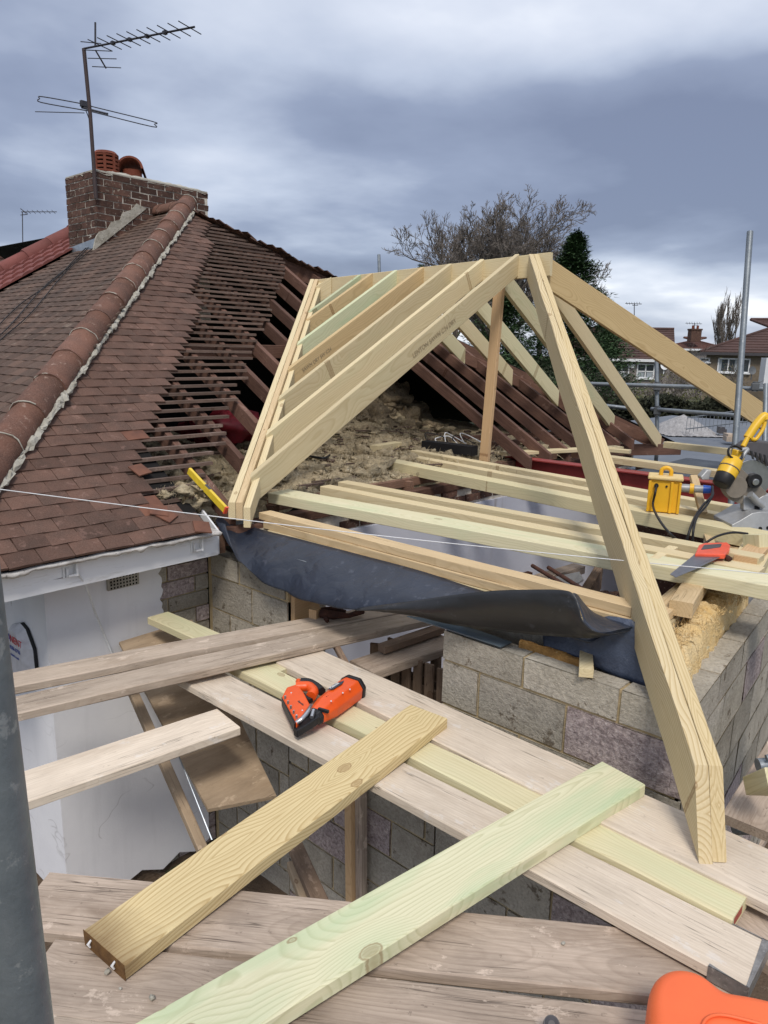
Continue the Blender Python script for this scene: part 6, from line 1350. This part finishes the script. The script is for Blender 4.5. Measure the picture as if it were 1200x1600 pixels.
bare_tree(base_at(708, 42), 9.6, 2.8, 3.9, 16, 'smaller leafless tree left of the large one behind the ridge', .2, 4, .016, 8)
bare_tree(base_at(842, 40), 10.4, 3.0, 4.4, 27, 'leafless tree leaning toward the conifer behind the apex', .2, 4, .015, 7)
tree_branches('poplar_tree', base_at(1126, 120), 12.2, .32, 3, 'bark', .3, 4, 'distant slim poplar, left of the pair behind the bungalows', nb=(5, 6), thin=.03, first=.10, up=1.3, grp='distant poplars')
tree_branches('poplar_tree', base_at(1136, 122), 12.8, .32, 13, 'bark', .3, 4, 'distant slim poplar, right of the pair behind the bungalows', nb=(5, 6), thin=.03, first=.10, up=1.3, grp='distant poplars')
def conifer(base, H_, R_, seed, lab, n=2600, mat='conifer', top=.0):
    rr = random.Random(seed); t = empty('conifer_tree', tuple(base), lab, 'tree'); b = MB(); b.tube([V(base), V(base)+V((0, 0, H_*.97))], [.18, .02], 8); b.build('trunk', M['bark'], t); c = MB()
    nb_ = n//26
    for i in range(nb_):
        f = (i/nb_)**.85; z = H_*(.06+.93*f); rad_ = R_*(1-f)**.95*rr.uniform(.62, 1.18)+.07; a = rr.uniform(0, 2*pi)
        d = V((cos(a), sin(a), rr.uniform(.12, .4))).normalized(); p0 = V(base)+V((0, 0, z))
        for k in range(26):
            s = (k/26)**.75; p = p0+d*rad_*s+V((0, 0, -.22*rad_*s*s+.1*s)); wd = .10+.34*rad_*(s*(1.1-s))
            q = p+V((rr.gauss(0, wd*.6), rr.gauss(0, wd*.6), rr.gauss(0, .07)))
            for _ in range(3):
                u = V((rr.uniform(-1, 1), rr.uniform(-1, 1), rr.uniform(-.35, .35))).normalized()*rr.uniform(.08, .20); u = u+d*.10; v = V((-u.y, u.x, rr.uniform(-.1, .1))).normalized()*rr.uniform(.02, .05)
                q2 = q+V((rr.gauss(0, .06), rr.gauss(0, .06), rr.gauss(0, .05))); c.add([q2-v, q2+v, q2+u], [(0, 1, 2)])
    c.build('crown', M[mat], t); return t
conifer(base_at(887, 30), 8.1, 4.0, 2, 'dark green conifer with pointed top behind the gold hip rafter', 13000)
conifer(base_at(790, 33), 6.4, 4.6, 6, 'broader dark conifer seen through the new rafters', 6500)
conifer(base_at(948, 34), 5.4, 2.6, 9, 'low dark conifer beside the pale bungalow', 4000)
conifer(base_at(655, 46), 8.6, 2.2, 12, 'small round evergreen top at the left foot of the bare tree', 2500)
def shrub(px, D, H_, W_, seed, lab, leafmat, nl, cat='shrub', grp=None, bare=True):
    t = tree_branches('garden_shrub', base_at(px, D), H_*1.25, 1.5, seed, 'bark', .06, 4, lab, cat, nb=(5, 6), thin=.009, first=.08, up=.35, grp=grp); rr = random.Random(seed); c = MB(); base = base_at(px, D)
    for k in range(nl):
        a = rr.uniform(0, 2*pi); q = V((cos(a)*rr.random()**.5*W_/2, sin(a)*rr.random()**.5*W_/2, 0)); hh = H_*(1-.45*(q.length/(W_/2))**2); p = base+q+V((0, 0, hh*(.25+.75*rr.random()**.6)))
        if noise.noise(p*1.4) < -.12: continue
        u = V((rr.gauss(0, 1), rr.gauss(0, 1), rr.gauss(0, 1))).normalized()*.045; v = V((rr.gauss(0, 1), rr.gauss(0, 1), rr.gauss(0, 1))).normalized()*.03; c.add([p-u, p+v, p+u, p-v], [(0, 1, 2, 3)])
    c.build('leaf_cover', M[leafmat], t)
shrub(1062, 26, 3.1, 3.2, 3, 'sparse olive shrub with bare twigs behind the scaffold rails', 'shrubleaf', 3600)
shrub(995, 30, 2.5, 3.0, 8, 'yellow green shrub under the windows of the pale bungalow', 'shrubleaf', 4200)
shrub(1115, 30, 3.6, 3.0, 11, 'bare twiggy shrub in front of the brown bungalow', 'shrubleaf', 900)
hg = MB(); rr = random.Random(9); hA0, hB0 = base_at(900, 24), base_at(1300, 22)
for k in range(16000):
    t = rr.random(); p = hA0.lerp(hB0, t)+FH*rr.uniform(-.6, .6); H_ = 2.15+.35*noise.noise((t*9, 0, 0))+.2*noise.noise((t*40, 3, 0)); p.z = GZ+H_*rr.random()**.5
    u = V((rr.gauss(0, 1), rr.gauss(0, 1), rr.gauss(0, 1))).normalized()*.09; v = V((rr.gauss(0, 1), rr.gauss(0, 1), rr.gauss(0, 1))).normalized()*.06; hg.add([p-u, p+v, p+u, p-v], [(0, 1, 2, 3)])
tag(hg.build('garden_hedge', M['hedge']), 'dark straggling hedge across the gardens below the bungalows', 'hedge', kind='stuff')
gf = empty('garden_fence', tuple(base_at(1060, 21)), 'dark wooden fence panels behind the scaffold', 'fence')
f0, f1 = base_at(985, 21.5), base_at(1240, 20)
for k in range(60):
    a, c_ = f0.lerp(f1, k/60), f0.lerp(f1, (k+.93)/60); b = MB(); d = (c_-a); b.prism([V((p.x, p.y, GZ+1.55)) for p in (a, c_, c_+FH*.03, a+FH*.03)], 1.6); b.build('fence_board', M['pallet'], gf)
